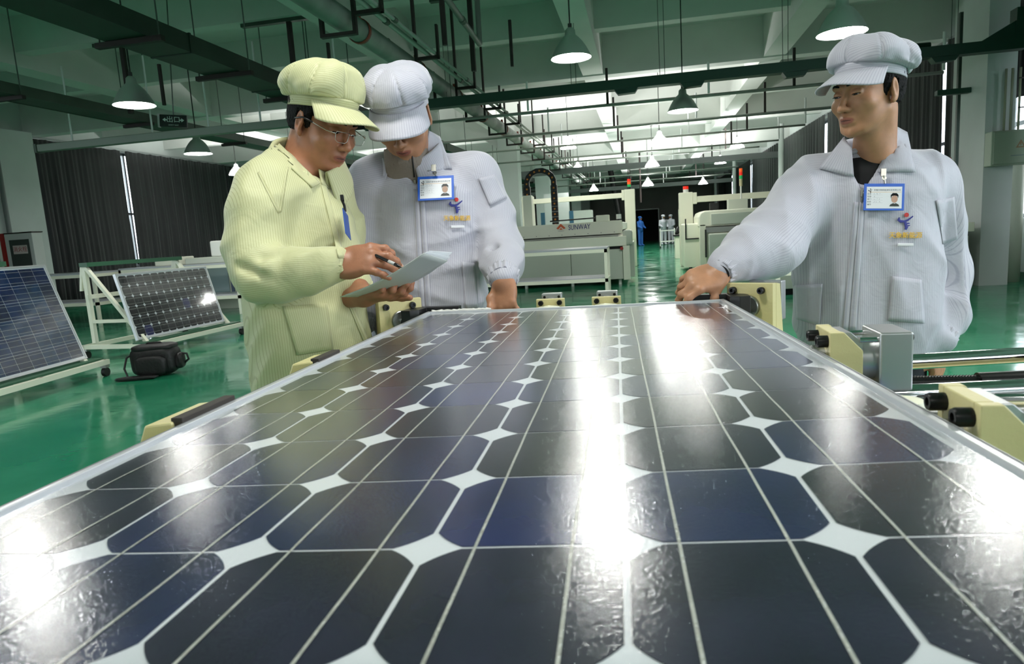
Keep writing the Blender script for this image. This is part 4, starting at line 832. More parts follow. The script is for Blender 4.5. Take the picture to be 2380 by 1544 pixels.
# ================================================================ signed distance modelling for bodies and cloth
class SDF:
    def __init__(s, xs, ys, zs, big=.04):
        s.x, s.y, s.z = [np.asarray(a, np.float32) for a in (xs, ys, zs)]
        s.F = np.full((len(s.x), len(s.y), len(s.z)), big, np.float32); s.big = big
    def sub(s, lo, hi):
        i = [(max(0, np.searchsorted(a, l)-1), min(len(a), np.searchsorted(a, h)+1)) for a, l, h in zip((s.x, s.y, s.z), lo, hi)]
        if any(b-a < 2 for a, b in i): return None
        sl = tuple(slice(a, b) for a, b in i)
        return sl, s.x[sl[0]][:, None, None], s.y[sl[1]][None, :, None], s.z[sl[2]][None, None, :]
    def comb(s, sl, d, k, op):
        A = s.F[sl]
        if op == 'add':
            if k <= 0: s.F[sl] = np.minimum(A, d)
            else: h = np.maximum(k-np.abs(A-d), 0)/k; s.F[sl] = np.minimum(A, d)-h*h*k*.25
        elif op == 'sub':
            d = -d
            if k <= 0: s.F[sl] = np.maximum(A, d)
            else: h = np.maximum(k-np.abs(A-d), 0)/k; s.F[sl] = np.maximum(A, d)+h*h*k*.25
    def ell(s, c, r, R=None, k=.01, op='add', p=2.):
        c = np.asarray(c, float); r = np.asarray(r, float); m = max(r)*(1.25 if p > 2 else 1)+.035+k
        q = s.sub(c-m, c+m)
        if q is None: return
        sl, X, Y, Z = q; X = X-c[0]; Y = Y-c[1]; Z = Z-c[2]
        if R is not None: X, Y, Z = [R[0][i]*X+R[1][i]*Y+R[2][i]*Z for i in range(3)]
        X, Y, Z = X/r[0], Y/r[1], Z/r[2]
        n = np.sqrt(X*X+Y*Y+Z*Z) if p == 2 else (np.abs(X)**p+np.abs(Y)**p+np.abs(Z)**p)**(1/p)
        if p == 2:
            g = np.sqrt((X/r[0])**2+(Y/r[1])**2+(Z/r[2])**2)+1e-6; d = n*(n-1)/g
        else: d = (n-1)*min(r)
        s.comb(sl, d, k, op)
    def cap(s, a, b, ra, rb=None, k=.01, op='add'):
        a = np.asarray(a, float); b = np.asarray(b, float); rb = ra if rb is None else rb; m = max(ra, rb)+.035+k
        q = s.sub(np.minimum(a, b)-m, np.maximum(a, b)+m)
        if q is None: return
        sl, X, Y, Z = q; d = b-a; L = d@d+1e-9
        t = np.clip(((X-a[0])*d[0]+(Y-a[1])*d[1]+(Z-a[2])*d[2])/L, 0, 1)
        D = np.sqrt((X-a[0]-t*d[0])**2+(Y-a[1]-t*d[1])**2+(Z-a[2]-t*d[2])**2)-(ra+(rb-ra)*t)
        s.comb(sl, D, k, op)
    def chain(s, pts, rs, k=.01, op='add'):
        for i in range(len(pts)-1): s.cap(pts[i], pts[i+1], rs[i], rs[i+1], k, op)
    def loft(s, zk, cx, cy, ax, by, yaw, k=.02, p=2.3, op='add'):
        lo = (min(cx)-max(ax)-.08, min(cy)-max(ax+by if isinstance(ax, list) else ax)-.08, min(zk)-.03); hi = (max(cx)+max(ax)+.08, max(cy)+max(ax+by)+.08, max(zk)+.04)
        sl, X, Y, Z = s.sub(lo, hi); z = Z.ravel()
        f = lambda v: np.interp(z, zk, v)[None, None, :]
        X = X-f(cx); Y = Y-f(cy); c_, s_ = math.cos(yaw), math.sin(yaw); U = X*c_+Y*s_; V = -X*s_+Y*c_; A, B = f(ax), f(by)
        n = (np.abs(U/A)**p+np.abs(V/B)**p)**(1/p); d = (n-1)*np.minimum(A, B)
        d = np.maximum(d, np.maximum(zk[0]-Z, Z-zk[-1])); s.comb(sl, d, k, op)
    def half(s, pt, n, op='sub', k=0.):                 # cut with a plane (removes side of n)
        X, Y, Z = s.x[:, None, None], s.y[None, :, None], s.z[None, None, :]; n = np.asarray(n, float)/np.linalg.norm(n)
        d = -((X-pt[0])*n[0]+(Y-pt[1])*n[1]+(Z-pt[2])*n[2]); s.comb((slice(None),)*3, d, k, op)
    def fold(s, amp, fr, seed=0):
        """gentle cloth folds: domain warped waves"""
        X, Y, Z = s.x[:, None, None], s.y[None, :, None], s.z[None, None, :]; r = np.random.RandomState(seed)
        out = 0
        for i in range(3):
            k = r.normal(size=3); k /= np.linalg.norm(k); k2 = r.normal(size=3); k2 /= np.linalg.norm(k2)
            w = np.sin(fr*.55*(k2[0]*X+k2[1]*Y+k2[2]*Z)+r.uniform(0, 6))
            out = out+(1-np.abs(np.sin(fr*.5*(k[0]*X+k[1]*Y+k[2]*Z)+2.1*w+r.uniform(0, 6))))**1.6*(.9**i)
        s.F = (s.F-np.where(np.abs(s.F) < .03, amp*(out-.9), 0)).astype(np.float32)
    def mesh(s, name, attr=None, smooth=2):
        F = s.F; pos = F > 0; nx, ny, nz = F.shape
        c = pos[:-1, :-1, :-1].astype(np.int8)
        for a, b, d in ((1, 0, 0), (0, 1, 0), (0, 0, 1), (1, 1, 0), (1, 0, 1), (0, 1, 1), (1, 1, 1)):
            c = c+pos[a:nx-1+a, b:ny-1+b, d:nz-1+d]
        I = np.argwhere((c > 0) & (c < 8)); del c
        idx = -np.ones((nx-1, ny-1, nz-1), np.int32); idx[I[:, 0], I[:, 1], I[:, 2]] = np.arange(len(I))
        off = [(a, b, d) for a in (0, 1) for b in (0, 1) for d in (0, 1)]
        val = np.stack([F[I[:, 0]+a, I[:, 1]+b, I[:, 2]+d] for a, b, d in off], 1)
        acc = np.zeros((len(I), 3)); cnt = np.zeros(len(I))
        for p in range(8):
            for q in range(p+1, 8):
                if sum(abs(off[p][m]-off[q][m]) for m in range(3)) != 1: continue
                m = (val[:, p] > 0) != (val[:, q] > 0); t = val[m, p]/(val[m, p]-val[m, q])
                acc[m] += np.array(off[p])+(np.array(off[q])-np.array(off[p]))*t[:, None]; cnt[m] += 1
        L = acc/cnt[:, None]; V = np.empty((len(I), 3))
        for m, ax in enumerate((s.x, s.y, s.z)): V[:, m] = ax[I[:, m]]+(ax[I[:, m]+1]-ax[I[:, m]])*L[:, m]
        Q = []
        for ax in range(3):
            a = [slice(None)]*3; b = [slice(None)]*3; a[ax] = slice(0, -1); b[ax] = slice(1, None)
            m = pos[tuple(a)] != pos[tuple(b)]; E = np.argwhere(m); u, v = (ax+1) % 3, (ax+2) % 3
            ok = (E[:, u] > 0) & (E[:, v] > 0) & (E[:, u] < F.shape[u]-1) & (E[:, v] < F.shape[v]-1); E = E[ok]
            g = []
            for du, dv in ((1, 1), (0, 1), (0, 0), (1, 0)):
                C = E.copy(); C[:, u] -= du; C[:, v] -= dv; g.append(idx[C[:, 0], C[:, 1], C[:, 2]])
            q = np.stack(g, 1); fl = pos[E[:, 0], E[:, 1], E[:, 2]]; q[fl] = q[fl][:, ::-1]; Q.append(q)
        Q = np.concatenate(Q); Q = Q[(Q >= 0).all(1)]
        if smooth:
            for it in range(smooth):
                S = np.zeros_like(V); n = np.zeros(len(V))
                for a in range(4):
                    i, j = Q[:, a], Q[:, (a+1) % 4]
                    for m in range(3): S[:, m] += np.bincount(i, V[j, m], len(V))+np.bincount(j, V[i, m], len(V))
                    n += np.bincount(i, minlength=len(V))+np.bincount(j, minlength=len(V))
                n[n == 0] = 1; V = V*.5+.5*S/n[:, None]
        me = bpy.data.meshes.new(name); me.vertices.add(len(V)); me.vertices.foreach_set('co', V.astype(np.float32).ravel())
        me.loops.add(len(Q)*4); me.loops.foreach_set('vertex_index', Q.astype(np.int32).ravel())
        me.polygons.add(len(Q)); me.polygons.foreach_set('loop_start', np.arange(0, len(Q)*4, 4, dtype=np.int32))
        me.polygons.foreach_set('use_smooth', np.ones(len(Q), bool)); me.update(calc_edges=True); me.validate()
        if attr:
            for n_, fn in attr.items():
                a = me.attributes.new(n_, 'FLOAT', 'POINT'); a.data.foreach_set('value', fn(V).astype(np.float32))
        return me
def axis_grid(lo, hi, coarse, zones):
    """grid line positions, fine inside the given (lo, hi, step) zones"""
    out = [lo]; 
    while out[-1] < hi:
        p = out[-1]; st = coarse
        for a, b, f in zones:
            if a-coarse <= p <= b: st = min(st, f)
        out.append(p+st)
    return np.array(out)
def rotm(fwd, roll=0.):
    """columns: subject's x (right hand side), y (face direction), z (crown)"""
    y = np.array(fwd, float); y /= np.linalg.norm(y); x = np.cross(y, [0, 0, 1.]); x /= np.linalg.norm(x); z = np.cross(x, y)
    c, s_ = math.cos(roll), math.sin(roll); return np.array([x*c+z*s_, y, z*c-x*s_]).T
# ---------------------------------------------------------------- materials for people
def skin_mat(name, base, lip):
    m = bpy.data.materials.new(name); m.use_nodes = True; nt = m.node_tree; b = nt.nodes['Principled BSDF']; L = nt.links
    a = nt.nodes.new('ShaderNodeAttribute'); a.attribute_name = 'lip'; mx = nt.nodes.new('ShaderNodeMix'); mx.data_type = 'RGBA'
    mx.inputs[6].default_value = (*lin(base), 1); mx.inputs[7].default_value = (*lin(lip), 1); L.new(a.outputs['Fac'], mx.inputs[0])
    tc = nt.nodes.new('ShaderNodeTexCoord'); n = nt.nodes.new('ShaderNodeTexNoise'); n.inputs['Scale'].default_value = 35; n.inputs['Detail'].default_value = 4
    mr = nt.nodes.new('ShaderNodeMapRange'); mr.inputs[1].default_value = .3; mr.inputs[2].default_value = .7; mr.inputs[3].default_value = .88; mr.inputs[4].default_value = 1.1
    vm = nt.nodes.new('ShaderNodeVectorMath'); vm.operation = 'SCALE'; L.new(tc.outputs['Object'], n.inputs['Vector']); L.new(n.outputs[0], mr.inputs[0]); L.new(mx.outputs[2], vm.inputs[0]); L.new(mr.outputs[0], vm.inputs['Scale']); L.new(vm.outputs[0], b.inputs['Base Color'])
    b.inputs['Roughness'].default_value = .48; b.inputs['Subsurface Weight'].default_value = .12; b.inputs['Subsurface Radius'].default_value = (.012, .005, .003); b.inputs['Subsurface Scale'].default_value = .6
    n2 = nt.nodes.new('ShaderNodeTexNoise'); n2.inputs['Scale'].default_value = 260; bp = nt.nodes.new('ShaderNodeBump'); bp.inputs['Strength'].default_value = .12; bp.inputs['Distance'].default_value = .002
    L.new(tc.outputs['Object'], n2.inputs['Vector']); L.new(n2.outputs[0], bp.inputs['Height']); L.new(bp.outputs[0], b.inputs['Normal']); return m
def cloth_mat(name, base, line, pitch=.0056, contrast=1., attr='stripe', rough=.62):
    m = bpy.data.materials.new(name); m.use_nodes = True; nt = m.node_tree; b = nt.nodes['Principled BSDF']; L = nt.links
    a = nt.nodes.new('ShaderNodeAttribute'); a.attribute_name = attr
    mu = nt.nodes.new('ShaderNodeMath'); mu.operation = 'MULTIPLY'; mu.inputs[1].default_value = 2*math.pi/pitch
    sn = nt.nodes.new('ShaderNodeMath'); sn.operation = 'SINE'; mr = nt.nodes.new('ShaderNodeMapRange'); mr.inputs[1].default_value = .55; mr.inputs[2].default_value = .95; mr.inputs[4].default_value = contrast
    mx = nt.nodes.new('ShaderNodeMix'); mx.data_type = 'RGBA'; mx.inputs[6].default_value = (*lin(base), 1); mx.inputs[7].default_value = (*lin(line), 1)
    L.new(a.outputs['Fac'], mu.inputs[0]); L.new(mu.outputs[0], sn.inputs[0]); L.new(sn.outputs[0], mr.inputs[0]); L.new(mr.outputs[0], mx.inputs[0]); L.new(mx.outputs[2], b.inputs['Base Color'])
    b.inputs['Roughness'].default_value = rough; b.inputs['Sheen Weight'].default_value = .25; b.inputs['Sheen Roughness'].default_value = .4
    tc = nt.nodes.new('ShaderNodeTexCoord'); n = nt.nodes.new('ShaderNodeTexNoise'); n.inputs['Scale'].default_value = 16; n.inputs['Detail'].default_value = 4; n.inputs['Distortion'].default_value = .8
    bp = nt.nodes.new('ShaderNodeBump'); bp.inputs['Strength'].default_value = .3; bp.inputs['Distance'].default_value = .012
    L.new(tc.outputs['Object'], n.inputs['Vector']); L.new(n.outputs[0], bp.inputs['Height']); L.new(bp.outputs[0], b.inputs['Normal']); return m
M_skinR = skin_mat('skin_tan', (176, 128, 96), (140, 84, 70)); M_skinY = skin_mat('skin_brown', (158, 106, 78), (132, 76, 62)); M_skinM = skin_mat('skin_olive', (166, 118, 88), (140, 80, 66))
M_hair = mat('black_hair', (8, 7, 8), .75, bump=.5, bscale=150, spec=.2)
M_wcl = cloth_mat('white_antistatic_cloth', (184, 183, 193), (126, 126, 148), .0057, .42)
M_ycl = cloth_mat('yellow_antistatic_cloth', (194, 194, 150), (140, 137, 80), .0057, .45)
M_eyew = mat('eye_white', (190, 184, 176), .2); M_iris = mat('dark_iris', (14, 9, 7), .15)
M_nail = mat('finger_nail', (200, 160, 138), .3)
M_trous = mat('dark_trousers', (34, 36, 44), .8, noise=.15, nscale=20); M_shoe = mat('dark_shoe', (26, 26, 28), .5)
# ---------------------------------------------------------------- head, hands
def head(S, c, R, k=1.0, slim=1.0, mouth=0.):
    P = lambda x, y, z: np.asarray(c)+R@(np.array([x*slim, y, z])*k)
    def el(p, r, kk=.012, op='add', q=2.): S.ell(P(*p), np.array(r)*k, R, kk, op, q)
    def cp(a, b, ra, rb=None, kk=.01, op='add'): S.cap(P(*a), P(*b), ra*k, None if rb is None else rb*k, kk, op)
    el((0, -.018, .035), (.0765*slim, .097, .087)); el((0, .028, -.022), (.066*slim, .063, .083), .02); el((0, .03, -.072), (.053*slim, .055, .042), .025)
    el((0, .074, -.104), (.02, .016, .016), .02); cp((.052, .0, -.05), (.03, .06, -.098), .016, .012, .02); cp((-.052, .0, -.05), (-.03, .06, -.098), .016, .012, .02)
    for s in (-1, 1):
        el((s*.043, .063, -.03), (.024, .021, .02), .022); cp((s*.012, .09, .02), (s*.045, .077, .02), .009, .008, .014)
        el((s*.031, .098, .001), (.019, .016, .0115), .014, 'sub')
        el((s*.031, .079, .0), (.0155, .0135, .0125), .004)
        el((s*.031, .0895, -.0045), (.0125, .006, .0016), .0025, 'sub')
        el((s*.0125, .099, -.042), (.0085, .0105, .0075), .006)
    cp((0, .088, .008), (0, .108, -.033), .0062, .0088, .009); el((0, .110, -.038), (.0105, .0105, .0095), .006)
    for s in (-1, 1): el((s*.0065, .107, -.050), (.0035, .0055, .003), .003, 'sub')
    el((0, .083, -.068), (.022, .015, .016), .012)
    cp((-.02, .086, -.0665), (0, .098, -.0645), .0042, .0058, .004); cp((.02, .086, -.0665), (0, .098, -.0645), .0042, .0058, .004)
    cp((-.016, .087, -.0765), (.016, .087, -.0765), .0055, .0055, .005); el((0, .093, -.0765), (.012, .006, .006), .005)
    cp((-.022, .0935, -.0705), (0, .1035, -.0700), .0014, .0016, .0018, 'sub'); cp((.022, .0935, -.0705), (0, .1035, -.0700), .0014, .0016, .0018, 'sub')
    cp((0, .1, -.055), (0, .1, -.06), .0022, None, .005, 'sub')
    for s in (-1, 1):                                    # ears
        Re = R@np.array(Matrix.Rotation(s*-.35, 3, 'Z')@Matrix.Rotation(-.18, 3, 'X')); cE = P(s*.079, -.012, -.008)
        S.ell(cE, np.array((.0085, .019, .033))*k, Re, .006); S.ell(P(s*.088, -.008, -.004), np.array((.007, .0105, .019))*k, Re, .005, 'sub'); S.ell(P(s*.083, -.003, -.012), np.array((.004, .005, .008))*k, Re, .004)
        S.ell(P(s*.079, -.004, -.036), np.array((.0065, .008, .009))*k, Re, .006)
    return P
def lipmask(c, R, k):
    def fn(V):
        L = (V-np.asarray(c))@R/k; d = ((L[:, 0]/.024)**2+((L[:, 1]-.095)/.02)**2+((L[:, 2]+.0712)/.0100)**2)
        return np.clip((1.2-d)*2.2, 0, 1)
    return fn
def hand(S, o, ydir, zdir, side, curls, spread=(-.16, -.05, .05, .15), sc=1.0, thumb=((-.5, .62, -.35), (-.1, .9, -.4), (.1, .95, -.3)), fr=1.0, back=None):
    """o wrist, ydir towards the fingers, zdir back of the hand, side=+1 puts the thumb at -x"""
    y = np.array(ydir, float); y /= np.linalg.norm(y); z = np.array(zdir, float); z -= y*(z@y); z /= np.linalg.norm(z); x = np.cross(y, z)*side
    T = lambda a, b, c_: np.asarray(o)+(x*a+y*b+z*c_)*sc; V = lambda a: (x*a[0]+y*a[1]+z*a[2])
    S.cap(T(0, 0, 0)+(np.asarray(back) if back is not None else -y*.05), T(0, .01, 0), .027*sc, .025*sc, .015); 
    S.ell(T(0, .045, 0), np.array((.042, .052, .0155))*sc, np.array([x, y, z]).T, .014, 'add', 2.6)
    S.ell(T(-.022, .03, -.010), np.array((.02, .034, .016))*sc, np.array([x, y, z]).T, .012); S.ell(T(.026, .03, -.008), np.array((.015, .034, .013))*sc, np.array([x, y, z]).T, .012)
    tips = []
    for i, (bx_, ln, r) in enumerate(((-.031, .074, .0092), (-.0105, .083, .0095), (.0105, .078, .009), (.0305, .062, .0078))):
        p = T(bx_, .084-.012*abs(i-1.1)*.6, 0); a = spread[i]; d0 = V((math.sin(a), math.cos(a), 0)); nn = z; cur = 0; pts = [T(bx_*.75, .04, -.002), p]; rs = [r*.95*sc, r*1.12*sc]
        for j, fl in enumerate((.47, .30, .23)):
            cur += curls[i][j]; d = d0*math.cos(cur)-nn*math.sin(cur); p = p+d*ln*fl*sc*fr; pts.append(p); rs.append(r*(1.0, .93, .80)[j]*sc)
        S.chain(pts, rs, .005); tips.append((pts[-1], d, -d0*math.sin(cur)*-1+nn*math.cos(cur), r*sc))
        for q in pts[1:-1]: S.ell(q+nn*r*.15*sc, np.array((r*1.08,)*3)*sc, None, .004)
    p = T(-.026, .018, -.008); pts = [p]; rs = [.0145*sc]
    for d, ln in zip(thumb, (.04, .034, .026)): d = V(d); d /= np.linalg.norm(d); p = p+d*ln*sc; pts.append(p); rs.append((.0125, .0108, .0088)[len(pts)-2]*sc)
    S.chain(pts, rs, .008); tips.append((pts[-1], d, z, .0095*sc)); return tips
def nails(tips, parent, which=None):
    for n_, (p, d, up, r) in enumerate(tips):
        if which is not None and n_ not in which: continue
        d = d/np.linalg.norm(d); up = up-d*(up@d); up /= np.linalg.norm(up); x = np.cross(d, up); mb = MB()
        mb.grid(lambda u, v: tuple(p+x*r*.72*math.sin((u-.5)*2.0)+d*(r*1.15*(v-.42))+up*r*(.80*math.cos((u-.5)*2.0)+.16)), 6, 4); o = mb.build('fingernail', M_nail, parent, smooth=True, fix=False)
        q = o.modifiers.new('s', 'SOLIDIFY'); q.thickness = .0006
# ---------------------------------------------------------------- cap
def cap(parent, c, R, k, m, stripe=True, lift=0., brim_drop=.35, puff=(.118, .128, .062), off=(0, -.028, .098), brim=(.088, .075), tuck=.0, seed=0, tilt=.28):
    P = lambda x, y, z: np.asarray(c)+R@(np.array([x, y, z])*k)
    r = .19; S = SDF(*[np.arange(c[i]-r+.03*(R[i][2]), c[i]+r+.05, .004) for i in range(3)])
    # crown
    Rt = R@np.array(Matrix.Rotation(tilt, 3, 'X')); S.ell(P(*off), np.array(puff)*k, Rt, .02, 'add', 2.2); S.ell(P(0, -.02, .062+lift), np.array((.088, .106, .05))*k, R, .03, 'add', 2.2)
    # gore seams and puckers as shallow radial grooves
    X, Y, Z = S.x[:, None, None]-c[0], S.y[None, :, None]-c[1], S.z[None, None, :]-c[2]
    U, V_, W_ = [R[0][i]*X+R[1][i]*Y+R[2][i]*Z for i in range(3)]; V_ = V_-off[1]; th = np.arctan2(U, V_); rad = np.sqrt(U*U+V_*V_)
    g = np.abs(np.sin(th*4+.3+seed)); gro = np.exp(-(g/.10)**2)*.0032+.0022*np.sin(th*13+3*np.sin(W_*60)+seed)*np.clip((.10-W_)/.05, 0, 1)+.0022*np.sin(th*5+W_*30+seed*2)
    S.F = (S.F+np.where(rad > .03, gro, 0)).astype(np.float32)
    # hollow inside, open below
    S.ell(P(0, -.016, .03+lift), np.array((.078, .097, .082))*k, R, .004, 'sub')
    S.half(P(0, 0, .047+lift), R@np.array([0, .25, -1.0]))
    def cst(V):                                          # every gore has its own stripe direction
        L = (V-np.asarray(c))@R/k; x, y, z = L[:, 0], L[:, 1]-off[1], L[:, 2]; t = np.arctan2(x, y); ph = (.3+seed)/4; g_ = np.floor((t+ph)/(math.pi/4)); tc_ = (g_+.5)*math.pi/4-ph
        return np.where(g_ % 2 == 0, x*np.cos(tc_)-y*np.sin(tc_), .72*(z-(x*np.sin(tc_)+y*np.cos(tc_))))
    me = S.mesh('cap', {'stripe': cst})
    o = link('cap', me, m, parent)
    # band and brim as separate pieces
    def arr(fn, nu, nv, name, st, thick=.003):
        mb = MB(); mb.grid(fn, nu, nv); q = mb.build(name, m, o, smooth=True, fix=False); a = q.data.attributes.new('stripe', 'FLOAT', 'POINT'); a.data.foreach_set('value', [st(i/nu, j/nv) for i in range(nu+1) for j in range(nv+1)])
        s_ = q.modifiers.new('s', 'SOLIDIFY'); s_.thickness = thick; s_.offset = 1; return q
    def band(u, v):
        t = (u*2-1)*math.pi; z = .040+lift+.030*v+.022*math.cos(t)*0+(-.046*(1-math.cos(t))/2); w = 1+.012*math.sin(40*t)*v
        return tuple(P(.0835*math.sin(t)*w, -.016+.102*math.cos(t)*w, z))
    arr(band, 72, 5, 'cap_band', lambda u, v: v*.03)
    def vis(u, v):
        t = (u-.5)*2*1.22; ext = brim[1]*(math.cos(t*1.02)**.55 if math.cos(t*1.02) > 0 else 0)*v
        x = (.0845+ext*.28)*math.sin(t); y = -.016+.103*math.cos(t)+ext; z = .046+lift-brim_drop*ext-.75*(x*x)*(1+4*v)-.02*v*v*brim_drop
        return tuple(P(x, y, z))
    arr(vis, 48, 12, 'cap_brim', lambda u, v: (u-.5)*.2, .0035)
    return o
def eyes(parent, c, R, k, gaze_down=True, m=None):
    P = lambda x, y, z: np.asarray(c)+R@(np.array([x, y, z])*k)
    mb = MB(); mb.path([P(a, b, z_) for a, b, z_ in ((-.021, .0885, -.0715), (-.012, .0965, -.0708), (-.004, .1012, -.0702), (0, .1012, -.0708), (.004, .1012, -.0702), (.012, .0965, -.0708), (.021, .0885, -.0715))], [.0004, .0009, .0011, .0011, .0011, .0009, .0004], 6); mb.build('mouth_line', mat('mouth_crease_shade', (70, 34, 30), .6), parent, smooth=True)  # dark line paints the shade in the crease between the lips
    for s in (-1, 1):
        mb = MB()
        def fn(u, v):
            a = (u-.5)*2; w = .0125*a; hgt = .0034*(1-a*a)**.7
            return tuple(P(s*.031+w, .0905-.0045*a*a*1.0-.0018*(abs(v-.5)*2)**2, -.0042+hgt*(v-.5)*1.6+.0012*s*a))
        mb.grid(fn, 12, 6); e_ = mb.build('eye', M_iris, parent, smooth=True, fix=False)
        mb = MB()
        for sg in (-1, 1):
            mb.grid(lambda u, v: tuple(P(s*.031+sg*(.0062+.005*u), .0908-.0045*((.0062+.005*u)/.0125)**2, -.0042+.003*(v-.5)*(1-u*.8))), 4, 3)
        mb.build('eye_white', M_eyew, e_, smooth=True, fix=False)
        mb = MB(); mb.path([P(s*(.031+.0145*a), .0905-.0045*a*a, -.0022-.0022*a*a) for a in np.linspace(-1, 1, 9)], [.0005, .0009, .001, .001, .001, .001, .001, .0009, .0005], 5); mb.build('eyelashes', M_hair, parent, smooth=True)
        mb = MB(); mb.path([P(s*(.012+.036*a), .0985-.019*a*a, .0215+.006*math.sin(a*2.6)-.003*a) for a in np.linspace(0, 1, 9)], [.0022, .0032, .0037, .0037, .0034, .003, .0024, .0016, .0007], 6); mb.build('eyebrow', M_hair, parent, smooth=True)
def hair(parent, c, R, k, fringe=0., nape=-.05, seed=0, side=-.035):
    P = lambda x, y, z: np.asarray(c)+R@(np.array([x, y, z])*k)
    S = SDF(*[np.arange(c[i]-.14, c[i]+.14, .0032) for i in range(3)])
    S.ell(P(0, -.020, .034), np.array((.0815, .1015, .091))*k, R, .0); S.ell(P(0, -.05, -.015), np.array((.062, .062, .05))*k, R, .02)
    X, Y, Z = S.x[:, None, None]-c[0], S.y[None, :, None]-c[1], S.z[None, None, :]-c[2]
    U, V_, W_ = [(R[0][i]*X+R[1][i]*Y+R[2][i]*Z)/k for i in range(3)]
    # hairline: forehead, temple, sideburn, behind the ear, nape
    hl = np.interp(V_.ravel(), [-.12, -.03, -.022, -.001, .002, .019, .023, .045, .085, .13], [nape, nape+.01, .022, .022, side, side+.004, .018, .03, .048-fringe, .046-fringe]).reshape(V_.shape)
    jag = .006*np.sin(U*520+3*np.sin(V_*300+seed))+.004*np.sin(U*260+seed)
    S.F = np.maximum(S.F, ((hl+jag)-W_)*.8).astype(np.float32)
    S.F = (S.F+.0012*np.sin(U*700+W_*120)+.001*np.sin(V_*620+W_*90)).astype(np.float32)
    me = S.mesh('hair', smooth=1); return link('hair', me, M_hair, parent)
# ---------------------------------------------------------------- turned down shirt collar
def collar(parent, base, yaw, pitch, m, rb=(.078, .068), rt=(.068, .060), h=.036, flap=.062, pt=.05, gap=.42, mat_extra=None, front_drop=.05, spread=.0):
    """base: centre of the neck hole; local +y of the ring is the front"""
    Rz = np.array(Matrix.Rotation(yaw, 3, 'Z')@Matrix.Rotation(-pitch, 3, 'X'))
    def pt_(x, y, z): return tuple(np.asarray(base)+Rz@np.array([x, y, z]))
    mb = MB()
    def fn(u, v):
        t = (u-.5)*2*(math.pi-gap*.5); a = math.pi-t if False else t; fr = (1-math.cos(t))/2      # 0 at back, 1 at front
        ca, sa = -math.cos(t), math.sin(t); drop = front_drop*fr**3
        if v < .35: w = v/.35; rx = rb[0]+(rt[0]-rb[0])*w; ry = rb[1]+(rt[1]-rb[1])*w; z = h*w*(1-.25*fr)
        elif v < .5: w = (v-.35)/.15; q = math.pi*w; rx = rt[0]+.009*(1-math.cos(q))/2+.0; ry = rt[1]+.009*(1-math.cos(q))/2; z = h*(1-.25*fr)+.006*math.sin(q)
        else:
            w = (v-.5)/.5; L = flap+pt*fr**7; out = .020+.010*fr+spread*fr**4; rx = rt[0]+.009+(out)*w; ry = rt[1]+.009+(out+.010*fr**3)*w; z = h*(1-.25*fr)-L*w*.86
            if fr > .6: rx += .03*w*((fr-.6)/.4)**2
        return pt_(rx*sa, ry*ca, z-drop)
    nu, nv = 64, 20; mb.grid(fn, nu, nv); o = mb.build('collar', m, parent, smooth=True, fix=False)
    a = o.data.attributes.new('stripe', 'FLOAT', 'POINT'); a.data.foreach_set('value', [(i/nu)*.5 for i in range(nu+1) for j in range(nv+1)])
    q = o.modifiers.new('s', 'SOLIDIFY'); q.thickness = .003; q.offset = 0; return o
def patch(name, parent, m, P00, P10, P11, P01, thick=.002, bulge=.0, n=(8, 8), st=None):
    """a sewn-on piece of cloth spanned by four corner points"""
    A, B, C_, D = [np.array(p, float) for p in (P00, P10, P11, P01)]; nn = np.cross(B-A, D-A); nn /= np.linalg.norm(nn); mb = MB()
    mb.grid(lambda u, v: tuple(A*(1-u)*(1-v)+B*u*(1-v)+C_*u*v+D*(1-u)*v+nn*bulge*math.sin(math.pi*u)*math.sin(math.pi*v)), *n)
    o = mb.build(name, m, parent, smooth=True, fix=False); a = o.data.attributes.new('stripe', 'FLOAT', 'POINT'); w = np.linalg.norm(B-A); a.data.foreach_set('value', [(i/n[0])*w for i in range(n[0]+1) for j in range(n[1]+1)])
    q = o.modifiers.new('s', 'SOLIDIFY'); q.thickness = thick; q.offset = 0; return o
def on_surface(obj_list, o, d, eps=.002):
    """first hit of a ray on the given mesh objects (world coordinates); for laying sewn pieces on cloth"""
    best = None
    for ob in obj_list:
        mi = ob.matrix_world.inverted(); a = mi@Vector(o); b = (mi.to_3x3()@Vector(d)).normalized(); r = ob.ray_cast(a, b)
        if r[0]:
            p = ob.matrix_world@r[1]; t = (p-Vector(o)).length
            if best is None or t < best[0]: best = (t, np.array(p), np.array(ob.matrix_world.to_3x3()@r[2]))
    return best
